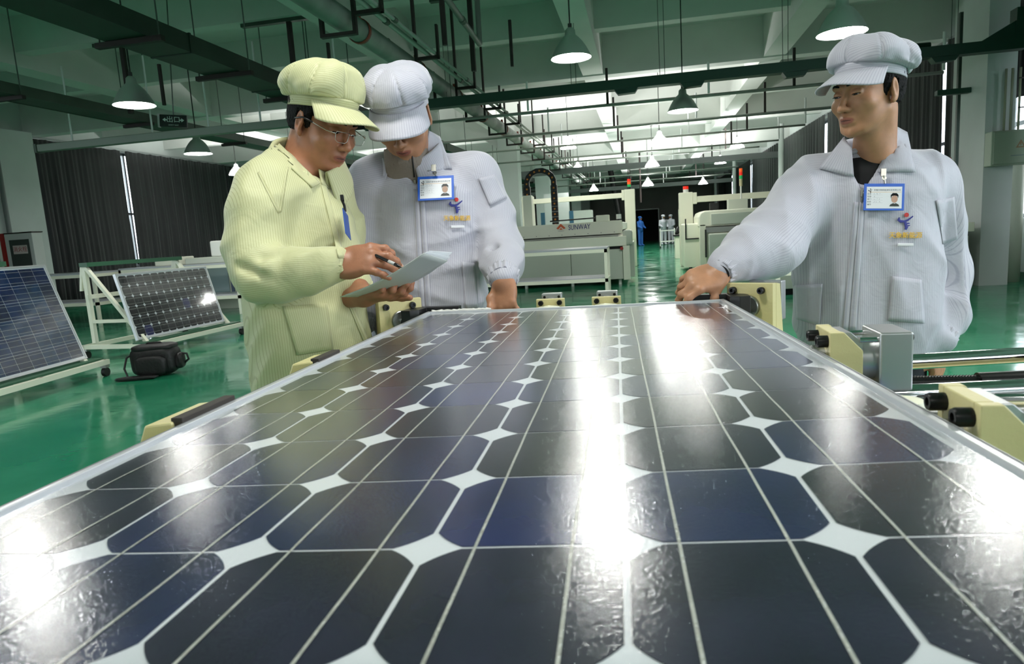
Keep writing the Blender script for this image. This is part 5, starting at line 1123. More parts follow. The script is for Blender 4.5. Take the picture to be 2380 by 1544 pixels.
def drape(name, parent, m, obs, corners, n=(10, 10), off=.003, thick=.0016, st=1., dirn=None):
    """cloth piece laid over the surface; corners are picture points of its outline on the garment"""
    (a, b, c_, d) = corners; mb = MB(); pts = []
    for i in range(n[0]+1):
        for j in range(n[1]+1):
            u, v = i/n[0], j/n[1]; px = (1-u)*(1-v)*a[0]+u*(1-v)*b[0]+u*v*c_[0]+(1-u)*v*d[0]; py = (1-u)*(1-v)*a[1]+u*(1-v)*b[1]+u*v*c_[1]+(1-u)*v*d[1]
            o_ = W(px, py, .5); dd = W(px, py, 1.5)-o_; h = on_surface(obs, o_, dd/np.linalg.norm(dd)); pts.append(None if h is None else h[1]-dd/np.linalg.norm(dd)*off)
    if any(p is None for p in pts):
        good = [p for p in pts if p is not None]
        if not good: return None
        dep = np.mean([(p-np.array([0, 0, HC]))@AX[:, 2] for p in good])
        k = 0
        for i in range(n[0]+1):
            for j in range(n[1]+1):
                if pts[k] is None: 
                    u, v = i/n[0], j/n[1]; px = (1-u)*(1-v)*a[0]+u*(1-v)*b[0]+u*v*c_[0]+(1-u)*v*d[0]; py = (1-u)*(1-v)*a[1]+u*(1-v)*b[1]+u*v*c_[1]+(1-u)*v*d[1]; pts[k] = W(px, py, dep)
                k += 1
    mb.v = [tuple(p) for p in pts]; mb.f = [(i*(n[1]+1)+j, (i+1)*(n[1]+1)+j, (i+1)*(n[1]+1)+j+1, i*(n[1]+1)+j+1) for i in range(n[0]) for j in range(n[1])]; mb.mi = [0]*len(mb.f)
    ob = mb.build(name, m, None, smooth=True, fix=False)
    if parent is not None: ob.parent = parent; ob.matrix_parent_inverse = parent.matrix_world.inverted()
    at_ = ob.data.attributes.new('stripe', 'FLOAT', 'POINT'); w = np.linalg.norm(pts[0]-pts[n[0]*(n[1]+1)]); at_.data.foreach_set('value', [(i/n[0])*w*st for i in range(n[0]+1) for j in range(n[1]+1)])
    q = ob.modifiers.new('s', 'SOLIDIFY'); q.thickness = thick; q.offset = 0; return ob
# ================================================================ people
def settle(o, base):
    """moves the origin of a figure modelled in place to its feet"""
    base = Vector(base); o.data.transform(Matrix.Translation(-base)); o.location = base
    bpy.context.view_layer.update()
    for c in o.children: c.matrix_parent_inverse = Matrix.Translation(-base)
def legs(S, hips, feet, toe, r=(.066, .05, .036)):
    for h, f in zip(hips, feet):
        h = np.array(h, float); f = np.array(f, float); kn = (h+f)/2+np.array([toe[0], toe[1], 0])*.02; an = f+np.array([0, 0, .09])
        S.cap(h, kn, r[0], r[1], .03); S.cap(kn, an, r[1]*.95, r[2]*.8, .02); S.cap(an-np.array([0, 0, .04]), f+np.array([toe[0]*.13, toe[1]*.13, .035]), .04, .032, .02)
def trousers(parent, hips, feet, m=None):
    z0 = .07; lo = np.minimum(np.min(hips, 0), np.min(feet, 0))-.16; hi = np.maximum(np.max(hips, 0), np.max(feet, 0))+.16
    S = SDF(np.arange(lo[0], hi[0], .014), np.arange(lo[1], hi[1], .014), np.arange(.03, .95, .014)); mid = (np.array(hips[0])+np.array(hips[1]))/2
    for h, f in zip(hips, feet):
        h = np.array(h, float); f = np.array(f, float); S.cap(h, (h+f)/2, .092, .078, .03); S.cap((h+f)/2, f+np.array([0, 0, .06]), .082, .066, .02)
    S.ell(mid+np.array([0, 0, .03]), (.150, .11, .10), None, .04); S.fold(.005, 22, 4); S.half((0, 0, .055), (0, 0, -1)); return link('trousers', S.mesh('trousers'), m or M_trous, parent)
def shoes(parent, feet, toe):
    a = math.atan2(toe[1], toe[0])
    for f in feet:
        S = SDF(np.arange(f[0]-.22, f[0]+.22, .008), np.arange(f[1]-.22, f[1]+.22, .008), np.arange(-.02, .14, .008)); t = np.array([toe[0], toe[1], 0])
        S.cap(np.array(f)-t*.05+[0, 0, .04], np.array(f)+t*.14+[0, 0, .032], .046, .04, .02); S.cap(np.array(f)-t*.03+[0, 0, .05], np.array(f)-t*.02+[0, 0, .1], .048, .045, .02); S.half((0, 0, .004), (0, 0, -1)); link('shoe', S.mesh('shoe', smooth=1), M_shoe, parent)
def axis_u(a, b, ref):
    """coordinate across a sleeve, for stripes that run along it"""
    a = np.asarray(a); d = np.asarray(b)-a; d /= np.linalg.norm(d); r = np.asarray(ref, float); r = r-d*(r@d); r /= np.linalg.norm(r); w = np.cross(d, r)
    def fn(V): q = V-a; return np.arctan2(q@r, q@w+.0)*.075
    return fn
def cuff(parent, c, d, r, m, n=28, ln=.03):
    """gathered elastic cuff around direction d"""
    d = np.asarray(d, float); d /= np.linalg.norm(d); u = np.cross(d, [0, 0, 1.]); u /= np.linalg.norm(u); w = np.cross(d, u); mb = MB()
    def fn(a, v):
        t = a*2*math.pi; rr = r[0]+(r[1]-r[0])*v; rr *= 1+.05*math.sin(t*17)*(1-v*.4)+.03*math.sin(t*11+2); return tuple(np.asarray(c)+d*ln*(v-.5)+(u*math.cos(t)+w*math.sin(t))*rr)
    mb.grid(fn, 120, 6); o = mb.build('cuff', m, parent, smooth=True, fix=False); a = o.data.attributes.new('stripe', 'FLOAT', 'POINT'); a.data.foreach_set('value', [i/121*.3 for i in range(121) for j in range(7)])
    q = o.modifiers.new('s', 'SOLIDIFY'); q.thickness = .0025; return o
def badge(label, mw, face_cols, clip_to):
    e = empty('id_badge', label=label, cat='badge', mw=mw); w, h = .054, .0385
    M_bl = mat('badge_blue', (44, 96, 196), .35); M_card = mat('badge_card', (222, 224, 228), .4); M_ink = mat('badge_ink', (60, 60, 66), .6); M_or = mat('badge_orange', (224, 170, 90), .6)
    box('holder', (-w, -h, -.001), (w, h, .001), M_bl, e, bevel=.0015); box('card', (-w+.007, -h+.006, .0011), (w-.007, h-.009, .0015), M_card, e)
    box('rule', (-w+.010, .0135, .0015), (w-.010, .0143, .0017), M_or, e)
    mwb = mw
    def tx(s, size, x, y, mm=M_ink, al='LEFT'): text('lettering', s, size, mm, mwb@Matrix.Translation((x, y, .00155)), e, .00006, al)
    tx('安徽天象新能源科技有限公司', .0055, -.028, .0195); 
    for i, s in enumerate(('姓名', '性别', '部门', '职务', '编号')): tx(s, .0054, -.045, .0085-.0075*i)
    q = MB()
    for i in range(4): q.box((-.031, .0058-.0075*i, .0015), (-.004, .0061-.0075*i, .0016))
    q.build('writing_line', mat('badge_line', (170, 172, 178), .6), e)
    rr = random.Random(len(label)); q = MB()
    for i in range(4):
        for k in range(3 if i != 1 else 1):
            x = -.026+.007*k; y = .009-.0075*i; q.path([(x+rr.uniform(-.002, .002), y+rr.uniform(-.002, .002), .0016) for _ in range(4)], .00018, 4)
    q.build('handwriting', M_ink, e)
    emblem(e, mwb@Matrix.Translation((-.037, .0195, .0016)), .009, M_ink, M_ink)
    skin_, hr_, top_ = face_cols; f = MB(); f.lathe([(0, 0), (.0095, 0), (.0095, .0004), (0, .0004)], (0, 0, 0), 20, 'z', Matrix.Translation((.0275, -.006, .0015))@Matrix.Diagonal((.88, 1.1, 1, 1))); f.build('portrait_face', skin_, e)
    f = MB(); f.prism([(a_*.88-.0015, b_*.88) for a_, b_ in [(.0225, -.004), (.0215, .006), (.027, .0125), (.039, .0125), (.0445, .006), (.0435, -.004), (.0415, .003), (.033, .005), (.0245, .003)]], .0019, .0022, 'z'); f.build('portrait_hair', hr_, e)
    f = MB(); f.prism([(a_*.88-.0015, b_*.88) for a_, b_ in [(.018, -.030), (.021, -.024), (.029, -.020), (.033, -.022), (.037, -.020), (.045, -.024), (.048, -.030)]], .0019, .0022, 'z'); f.build('portrait_clothes', top_, e)
    M_clip = mat('clip_metal', (190, 186, 178), .25, .8); q = MB(); ct = mw.inverted()@Vector(clip_to)
    q.box((ct.x-.007, ct.y-.010, ct.z-.002), (ct.x+.007, ct.y+.012, ct.z+.003)); q.path([(ct.x, ct.y-.008, ct.z+.003), (ct.x*.6, (ct.y+h)/2, .004), (0, h-.001, .0025)], .0028, 8); q.lathe([(.0015, -.001), (.0065, -.001), (.0065, .0012), (.0015, .0012)], (ct.x*.6, (ct.y+h)/2, .005), 14); q.build('clip', M_clip, e, bevel=.0005); return e
def emblem(parent, mw, s, m1, m2):
    """jumping figure with a red ball: printed on the coats and cards"""
    q = MB()
    def arm(pts, r): q.path([(x*s, y*s, 0) for x, y in pts], [a*s for a in r], 6)
    arm([(-.55, .12), (-.62, -.08), (-.45, -.22), (-.15, -.22), (.12, -.12), (.35, .05), (.55, .22)], [.05, .12, .12, .09, .08, .06, .05])
    arm([(-.1, -.2), (-.02, -.45), (.05, -.72), (-.02, -.92)], [.09, .12, .13, .09]); arm([(.0, -.40), (.3, -.38)], [.07, .04]); arm([(.02, -.62), (.32, -.55)], [.07, .04])
    for name, qq, m in (('emblem', q, m1),):
        o = qq.build(name, m, None); o.data.transform(Matrix.Diagonal((1, 1, .12, 1))); o.parent = parent; o.matrix_parent_inverse = parent.matrix_world.inverted(); o.matrix_world = mw
    b = MB(); b.lathe([(0, 0), (.19*s, 0), (.19*s, .012*s), (0, .012*s)], (.02*s, .32*s, 0), 18); o = b.build('emblem_ball', m2, None); o.parent = parent; o.matrix_parent_inverse = parent.matrix_world.inverted(); o.matrix_world = mw
M_gold = mat('gold_thread', (216, 170, 30), .5); M_navy = mat('navy_thread', (34, 40, 130), .5); M_rth = mat('red_thread', (196, 30, 22), .5); M_metal = mat('zip_metal', (176, 172, 160), .3, .8)
def surf_frame(obs, px, up_px, d=.6):
    """matrix lying on the garment at a picture point, x along the picture's right"""
    def hit(u, v):
        o = W(u, v, .5); dd = W(u, v, 1.5)-o; return on_surface(obs, o, dd/np.linalg.norm(dd))
    a = hit(*px); b = hit(px[0]+up_px, px[1]); c_ = hit(px[0]-up_px, px[1]); e_ = hit(px[0], px[1]-up_px); f = hit(px[0], px[1]+up_px)
    x = b[1]-c_[1]; y = e_[1]-f[1]; z = np.cross(x, y); v = W(*px, 1)-W(*px, .5); z = z if z@v < 0 else -z; return frame_mw(a[1]+z/np.linalg.norm(z)*.003, x, z)
def chest_marks(obs, parent, px, s=1.):
    mw = surf_frame(obs, px, 14); M1 = mw@Matrix.Scale(s, 4)
    emblem(parent, M1@Matrix.Translation((0, .022, .001)), .034, M_navy, M_rth); text('embroidery', '天象新能源', .0185*s, M_gold, M1@Matrix.Translation((0, -.026, .0005)), parent, .0004, bold=.00022)
    mb = MB(); mb.box((-.022, -.004, 0), (.022, .004, .003)); o = mb.build('pen_loop', MATS.get('loop') or mat('loop', (222, 222, 226), .6), None, bevel=.0015); o.parent = parent; o.matrix_world = M1@Matrix.Translation((0, -.052, .0005))
def flap(parent, m, obs, cs, off=.007, n=(8, 8), bulge=.004):
    """collar leaf: corners (u, v, depth); depth None rests on the coat"""
    P_ = []
    for u, v, d in cs:
        if d is None:
            o = W(u, v, .5); dd = W(u, v, 1.5)-o; dd /= np.linalg.norm(dd); h = on_surface(obs, o, dd); P_.append(h[1]-dd*off if h else W(u, v, 2.0))
        else: P_.append(W(u, v, d))
    vd = W(cs[0][0], cs[0][1], 1)-W(cs[0][0], cs[0][1], .5); vd /= np.linalg.norm(vd); A, B, C_, D = P_; mb = MB(); pts = []
    for i in range(n[0]+1):
        for j in range(n[1]+1):
            u, v = i/n[0], j/n[1]; p = A*(1-u)*(1-v)+B*u*(1-v)+C_*u*v+D*(1-u)*v-vd*bulge*math.sin(math.pi*min(1, v*.9+.05))
            o = np.array([0, 0, HC]); dd = p-o; L_ = np.linalg.norm(dd); dd /= L_; h = on_surface(obs, o, dd)
            if h and h[0] < L_+.002 and h[0] > L_-.06: p = h[1]-dd*.004
            pts.append(p)
    mb.v = [tuple(p) for p in pts]; mb.f = [(i*(n[1]+1)+j, (i+1)*(n[1]+1)+j, (i+1)*(n[1]+1)+j+1, i*(n[1]+1)+j+1) for i in range(n[0]) for j in range(n[1])]; mb.mi = [0]*len(mb.f)
    ob = mb.build('collar_leaf', m, parent, smooth=True, fix=False); w = np.linalg.norm(A-B)+.02; at_ = ob.data.attributes.new('stripe', 'FLOAT', 'POINT'); at_.data.foreach_set('value', [(i/n[0])*w for i in range(n[0]+1) for j in range(n[1]+1)])
    q = ob.modifiers.new('s', 'SOLIDIFY'); q.thickness = .0035; q.offset = 0; return ob
def pxchain(l): return [W(*p) for p in l]
# ---------------------------------------------------------------- right worker
def right_worker():
    hc = W(2016, 212, 1.90); R = rotm((-.80, -.585, -.13), .03); k = 1.0
    wr = W(1674, 636, 1.795); hx = W(1610, 656, 1.785)
    S = SDF(axis_grid(.05, 1.08, .012, [(.13, .30, .0026), (hc[0]-.13, hc[0]+.13, .0028)]), axis_grid(1.72, 2.42, .012, [(1.76, 1.93, .0026), (hc[1]-.14, hc[1]+.14, .0028)]), axis_grid(-.01, 1.66, .014, [(.955, 1.13, .0026), (hc[2]-.15, hc[2]+.13, .0028)]))
    head(S, hc, R, k, .94)
    nb = W(2030, 372, 2.0); S.cap(hc+R@np.array([0, -.035, -.06]), nb, .054, .060, .03); S.cap(hc+R@np.array([.0, .015, -.10]), nb+[0, -.03, 0], .026, .04, .03)
    tc = W(2010, 560, 2.06); S.loft([.80, 1.0, 1.22, 1.32], [tc[0]]*4, [tc[1]]*4, [.15, .15, .16, .09], [.09, .09, .09, .07], 0.05, .03)
    sR, sL = W(1895, 425, 2.06), W(2150, 430, 2.09); S.chain([W(1950, 400, 2.05), sR, W(1790, 540, 1.93), W(1700, 596, 1.85), wr], [.05, .045, .036, .028, .026], .02); S.chain([W(2100, 400, 2.07), sL, W(2212, 620, 2.10), W(2190, 740, 2.08), W(2181, 800, 2.05)], [.05, .04, .03, .028, .026], .02)
    tips = hand(S, wr, hx-wr, np.cross(np.cross(hx-wr, [-.1, -.75, .65]), hx-wr)*1., 1, [(.45, .75, .5), (.55, .8, .5), (.65, .8, .5), (.75, .8, .5)], (-.12, -.03, .06, .16), 1.0, ((-.62, .55, -.45), (-.25, .55, -.85), (-.05, .45, -.95)), back=W(1692, 618, 1.81)-wr)
    lh = W(2180, 808, 2.045); hand(S, lh, (0, -.05, -1), (.7, -.6, 0), -1, [(.3, .5, .3)]*4, sc=1.)
    fx, fy = tc[0], tc[1]; hips = [(fx-.09, fy, .84), (fx+.09, fy, .84)]; feet = [(fx-.13, fy+.03, 0), (fx+.13, fy+.05, 0)]; legs(S, hips, feet, (-.1, -.99))
    me = S.mesh('person', {'lip': lipmask(hc, R, k)}); e = link('person', me, M_skinR)
    tag(e, 'person in white coat and cap on the right, reaching to the panel corner', 'person')
    eyes(e, hc, R, k); hair(e, hc, R, k, fringe=.022, nape=-.055, seed=1, side=-.032); nails(tips, e, [4])
    cap(e, hc, R, k, M_wcl, seed=0, brim_drop=.30, puff=(.110, .112, .054), off=(0, -.022, .084), tilt=.42, lift=.012)
    # coat
    h = .0065; cx = tc[0]; S = SDF(np.arange(.05, 1.2, h), np.arange(1.70, 2.45, h), np.arange(.72, 1.48, h), .05); cy = tc[1]
    S.loft([.755, .80, .86, 1.0, 1.15, 1.25, 1.315, 1.355, 1.378, 1.392], [cx]*10, [cy]*10, [.182, .192, .210, .210, .200, .200, .176, .128, .095, .080], [.135, .140, .148, .140, .134, .128, .112, .092, .082, .074], .04, .02, 2.5)
    a = pxchain([(1905, 425, 2.06), (1862, 470, 2.03), (1800, 545, 1.95), (1735, 590, 1.87), (1694, 613, 1.82), (1678, 628, 1.80)]); S.chain(a, [.085, .088, .083, .072, .050, .038], .035)
    S.cap(W(1965, 398, 2.06), W(1905, 425, 2.06), .05, .083, .05)
    bb = pxchain([(2140, 425, 2.08), (2182, 520, 2.10), (2200, 640, 2.11), (2196, 735, 2.07), (2180, 785, 2.03)]); S.chain(bb, [.080, .074, .070, .064, .050], .03); S.cap(W(2075, 405, 2.07), bb[0], .06, .080, .09)
    S.ell(W(1800, 590, 1.90), (.085, .06, .055), None, .06); S.fold(.0062, 26, 11)
    # creases at the elbow, neck opening
    for p, q in (((1850, 470, 1.96), (1800, 600, 1.88)), ((1760, 560, 1.86), (1720, 640, 1.84))): S.cap(W(*p), W(*q), .006, .004, .02, 'sub')
    S.cap(W(2027, 340, 2.0), W(2027, 260, 1.98), .070, .078, .01, 'sub')
    vx = [W(1975, 350, 1.95), W(2035, 350, 1.95), W(2006, 445, 1.92)]
    for t in np.linspace(0, 1, 12):
        c_ = W(2012-7*t, 362+76*t, 1.935); S.ell(c_, (.050*(1-t)+.004, .055, .014), None, .006, 'sub')
    u1 = axis_u(a[0], a[-2], (0, -.3, 1)); u2 = axis_u(bb[0], bb[-1], (0, 1, 0))
    def stripe(V):
        d1 = np.full(len(V), 9.); d2 = d1.copy()
        for ch, d in ((a, d1), (bb, d2)):
            for i in range(len(ch)-1):
                A_, B_ = ch[i], ch[i+1]; q = B_-A_; t = np.clip((V-A_)@q/(q@q), 0, 1); d[:] = np.minimum(d, np.linalg.norm(V-A_-t[:, None]*q, axis=1))
        xl = cx-.19; s = V[:, 0]-.25*(V[:, 1]-cy)*0
        m1 = (d1 < .105) & (V[:, 0] < cx-.175); m2 = (d2 < .1) & (V[:, 0] > cx+.19)
        s = np.where(m1, u1(V), s); s = np.where(m2, u2(V), s); yk = (V[:, 2] > 1.325) & ~m1 & ~m2; return np.where(yk, V[:, 2]*1.+V[:, 0]*.2, s)
    ja = link('jacket', S.mesh('jacket', {'stripe': stripe}), M_wcl, e)
    cuff(ja, a[-1], a[-1]-a[-2], (.043, .036), M_wcl); cuff(ja, bb[-1], bb[-1]-bb[-2], (.052, .043), M_wcl)
    d_ = (a[-1]-a[-2]); d_ /= np.linalg.norm(d_); q = MB(); q.tube(a[-1]-d_*.01, a[-1]+d_*.022, .031, n=24); q.build('inner_cuff', mat('black_knit', (16, 16, 18), .9), e, smooth=True)
    q = MB(); q.tube(bb[-1], bb[-1]+np.array([0, 0, -.035]), .036, n=24); q.build('inner_cuff', MATS['black_knit'], e, smooth=True)
    # dark undershirt
    S = SDF(np.arange(cx-.15, cx+.15, .006), np.arange(cy-.17, cy+.1, .006), np.arange(1.12, 1.42, .006)); S.loft([1.13, 1.25, 1.31, 1.352, 1.372], [cx-.0]*5, [cy]*5, [.12, .12, .108, .090, .072], [.120, .114, .104, .086, .070], 0, .01); S.cap(W(2028, 330, 2.0), W(2028, 300, 2.0), .05, .05, .01, 'sub')
    link('undershirt', S.mesh('undershirt'), MATS['black_knit'], e)
    bpy.context.view_layer.update(); obs = [ja]
    co = collar(ja, W(2026, 372, 2.02), math.radians(-172), math.radians(14), M_wcl, rb=(.090, .086), rt=(.080, .078), h=.050, flap=.066, pt=.040, gap=.85, front_drop=.030, spread=.012)
    flap(ja, M_wcl, obs, [(1962, 318, 1.96), (1979, 345, 1.93), (1985, 412, None), (1903, 391, None)]); flap(ja, M_wcl, obs, [(2079, 292, 1.99), (2108, 308, 2.05), (2128, 400, None), (2040, 400, None)])
    drape('pocket', ja, M_wcl, obs, [(1846, 664), (1912, 660), (1905, 757), (1850, 742)], (10, 10), .005)
    drape('pocket', ja, M_wcl, obs, [(2074, 642), (2142, 650), (2150, 752), (2064, 746)], (10, 10), .005)
    drape('sleeve_pocket', ja, M_wcl, obs, [(2176, 466), (2218, 458), (2226, 556), (2192, 568)], (8, 10), .006)
    drape('placket', ja, M_wcl, obs, [(1998, 470), (2009, 470), (1990, 768), (1973, 768)], (4, 26), .003, st=.3)
    drape('placket', ja, M_wcl, obs, [(1986, 470), (1997, 470), (1972, 768), (1958, 768)], (4, 26), .002, st=.3)
    chest_marks(obs, ja, (2104, 527), 1.0)
    mw = surf_frame(obs, (2051, 460), 20); mw = mw@Matrix.Translation((0, 0, .008)); badge('blue framed photo badge on the right worker\'s coat', mw, (mat('portrait_skin', (190, 150, 130), .6), M_hair, mat('portrait_dark', (44, 50, 44), .6)), W(2053, 402, (W(2053, 402, 1)*0+1)[0]*(float((np.array(mw.translation)-np.array([0, 0, HC]))@AX[:, 2])-.004)))
    q = MB(); z0 = W(2000, 440, 1.90); o_ = W(2003, 448, .5); dd = W(2003, 448, 1.5)-o_; hh = on_surface(obs, o_, dd/np.linalg.norm(dd)); p0 = hh[1]-dd/np.linalg.norm(dd)*.006
    q.box(p0-[.003, .002, .012], p0+[.003, .002, .012]); q.box(p0-[.0022, .002, .036], p0+np.array([.0022, .0, -.014])); q.build('zip_pull', M_metal, ja, bevel=.0006)
    trousers(e, hips, feet); shoes(e, feet, (-.1, -.99)); settle(e, (fx, fy, 0)); return e
# ---------------------------------------------------------------- middle worker
def middle_worker():
    hc = W(933, 268, 1.99); R = rotm((.10, -.80, -.60), -.05); k = 1.0
    wr = W(1168, 655, 1.90); hx = W(1174, 716, 1.885)
    S = SDF(axis_grid(-1.05, -.30, .012, [(-.47, -.33, .0026), (hc[0]-.13, hc[0]+.13, .003)]), axis_grid(1.75, 2.42, .012, [(1.82, 1.98, .0026), (hc[1]-.15, hc[1]+.13, .003)]), axis_grid(-.01, 1.72, .014, [(.96, 1.1, .0026), (hc[2]-.16, hc[2]+.12, .003)]))
    head(S, hc, R, k)
    nb = W(965, 385, 2.10); S.cap(hc+R@np.array([0, -.04, -.05]), nb, .054, .060, .03)
    tc = W(985, 560, 2.13); S.loft([.80, 1.0, 1.22, 1.33], [tc[0]]*4, [tc[1]]*4, [.15, .15, .16, .09], [.09, .09, .09, .07], -.05, .03)
    S.chain([W(1060, 400, 2.12), W(1105, 435, 2.13), W(1156, 565, 2.09), W(1170, 630, 1.95), wr], [.05, .042, .032, .028, .026], .02); S.chain([W(900, 410, 2.12), W(862, 440, 2.12), W(840, 600, 2.1), W(835, 760, 2.05)], [.05, .045, .036, .026], .02)
    tips = hand(S, wr, hx-wr, (-.35, -.9, .12), -1, [(.25, .5, .4), (.35, .6, .4), (.5, .7, .4), (.6, .7, .4)], (-.20, -.1, .03, .1), .90, ((-.40, .70, .50), (.05, .95, .22), (.10, .95, .05)), back=W(1172, 630, 1.94)-wr)
    hand(S, W(835, 775, 2.05), (0, -.05, -1), (-.7, -.6, 0), 1, [(.3, .5, .3)]*4)
    fx, fy = tc[0], tc[1]+.02; hips = [(fx-.09, fy, .86), (fx+.09, fy, .86)]; feet = [(fx-.13, fy+.05, 0), (fx+.13, fy+.03, 0)]; legs(S, hips, feet, (.1, -.99))
    e = link('person', S.mesh('person', {'lip': lipmask(hc, R, k)}), M_skinM); tag(e, 'person in white coat bowing in the middle, hand on the panel edge', 'person')
    eyes(e, hc, R, k); hair(e, hc, R, k, nape=-.06, seed=2); nails(tips, e, [4])
    cap(e, hc, R, k, M_wcl, seed=1, brim_drop=.42, brim=(.09, .074), puff=(.103, .106, .057), off=(0, -.016, .086), tilt=.12)
    cx, cy = tc[0], tc[1]; h = .0065; S = SDF(np.arange(-1.16, -.24, h), np.arange(1.72, 2.42, h), np.arange(.76, 1.52, h), .05)
    S.loft([.79, .84, .9, 1.0, 1.15, 1.25, 1.33, 1.375, 1.40, 1.415], [cx]*10, [cy]*10, [.18, .19, .203, .197, .188, .192, .176, .132, .098, .084], [.13, .14, .145, .14, .133, .128, .113, .096, .086, .080], -.05, .02, 2.5)
    a = pxchain([(1098, 422, 2.13), (1138, 500, 2.12), (1164, 575, 2.08), (1170, 615, 1.99), (1170, 645, 1.915)]); S.chain(a, [.079, .075, .068, .060, .044], .03)
    b = pxchain([(872, 425, 2.13), (850, 510, 2.12), (846, 600, 2.1), (838, 700, 2.08), (835, 755, 2.05)]); S.chain(b, [.078, .072, .066, .058, .045], .03)
    S.cap(W(1030, 392, 2.12), a[0], .05, .08, .05); S.cap(W(905, 396, 2.13), b[0], .05, .075, .05); S.fold(.0062, 25, 21)
    for p, q in (((1115, 560, 1.98), (1200, 600, 1.97)), ((1130, 500, 2.0), (1160, 620, 1.95)), ((1100, 470, 2.0), (1110, 600, 1.99))): S.cap(W(*p), W(*q), .005, .004, .02, 'sub')
    S.cap(W(960, 335, 2.09), W(955, 270, 2.07), .074, .082, .01, 'sub')
    for t in np.linspace(0, 1, 12): S.ell(W(955+9*t, 372+48*t, 2.005), (.054*(1-t)+.004, .06, .012), None, .006, 'sub')
    u1 = axis_u(a[0], a[-2], (0, 1, 0)); u2 = axis_u(b[0], b[-1], (0, 1, 0))
    def stripe(V):
        m1 = V[:, 0] > cx+.185; m2 = V[:, 0] < cx-.19; s = V[:, 0].copy(); s = np.where(m1, u1(V), s); s = np.where(m2, u2(V), s); return np.where((V[:, 2] > 1.36) & ~m1 & ~m2, V[:, 2]+V[:, 0]*.25, s)
    ja = link('jacket', S.mesh('jacket', {'stripe': stripe}), M_wcl, e); cuff(ja, a[-1], a[-1]-a[-2], (.047, .040), M_wcl); cuff(ja, b[-1], b[-1]-b[-2], (.046, .038), M_wcl)
    # ribbed high-necked pullover with a zip
    M_kn = mat('taupe_knit', (122, 112, 102), .9, bump=.2, bscale=200)
    S = SDF(np.arange(cx-.16, cx+.14, .005), np.arange(cy-.18, cy+.1, .005), np.arange(1.15, 1.50, .005)); S.loft([1.18, 1.28, 1.35, 1.395, 1.43, 1.475], [cx-.01]*3+[cx-.02]*3, [cy]*3+[cy-.012, cy-.03, cy-.035], [.10, .10, .095, .082, .072, .066], [.09, .09, .088, .080, .074, .068], 0, .01); S.cap(hc+R@np.array([0, -.02, -.04]), nb+[0, 0, -.02], .052, .05, .01, 'sub')
    X, Y = S.x[:, None, None]-cx+.01, S.y[None, :, None]-cy; S.F = (S.F+.0016*np.sin(np.arctan2(X, -Y)*58)).astype(np.float32); pu = link('pullover', S.mesh('pullover', smooth=0), M_kn, e)
    bpy.context.view_layer.update(); obs = [ja]
    collar(ja, W(960, 378, 2.10), math.radians(-186), math.radians(15), M_wcl, rb=(.095, .090), rt=(.086, .083), h=.048, flap=.064, pt=.04, gap=.9, front_drop=.034, spread=.012)
    flap(ja, M_wcl, obs, [(900, 338, 2.05), (914, 344, 2.02), (931, 390, None), (889, 410, None)]); flap(ja, M_wcl, obs, [(997, 304, 2.06), (1022, 318, 2.10), (1050, 391, None), (975, 400, None)])
    drape('pocket', ja, M_wcl, obs, [(1074, 608), (1103, 612), (1112, 715), (1082, 718)], (6, 10), .005)
    drape('sleeve_pocket', ja, M_wcl, obs, [(1112, 415), (1150, 405), (1178, 460), (1138, 478)], (8, 8), .006)
    drape('placket', ja, M_wcl, obs, [(975, 440), (985, 440), (1003, 720), (990, 720)], (4, 26), .003, st=.3); drape('placket', ja, M_wcl, obs, [(962, 440), (972, 440), (988, 720), (975, 720)], (4, 26), .002, st=.3)
    chest_marks(obs, ja, (1061, 489), .95)
    mw = surf_frame(obs, (1014, 441), 18)@Matrix.Translation((0, 0, .008))@Matrix.Rotation(math.radians(3), 4, 'Z'); dp = float((np.array(mw.translation)-np.array([0, 0, HC]))@AX[:, 2])
    badge('tilted blue photo badge on the middle worker\'s coat', mw, (mat('portrait_skin2', (176, 146, 128), .6), mat('portrait_hair', (70, 68, 66), .6), mat('portrait_coat', (70, 72, 72), .6)), W(1008, 392, dp-.004))
    zp = []
    for v_ in np.linspace(352, 412, 8):
        o_ = W(957+(v_-352)*.1, v_, .5); dd = W(957+(v_-352)*.1, v_, 1.5)-o_; dd /= np.linalg.norm(dd); hh = on_surface([pu], o_, dd)
        if hh: zp.append(hh[1]-dd*.0015)
    if len(zp) > 2: q = MB(); q.path(zp, .0022, 6); q.build('pullover_zip', M_bolt, pu, smooth=True)
    o_ = W(964, 425, .5); dd = W(964, 425, 1.5)-o_; hh = on_surface(obs+[pu], o_, dd/np.linalg.norm(dd)); p0 = hh[1]-dd/np.linalg.norm(dd)*.008; q = MB(); q.box(p0-[.003, .002, .008], p0+[.003, .002, .008]); q.box(p0-[.003, .002, .032], p0+np.array([.003, .0, -.012])); q.build('zip_pull', M_metal, ja, bevel=.0006)
    trousers(e, hips, feet); shoes(e, feet, (.1, -.99)); settle(e, (fx, fy, 0)); return e
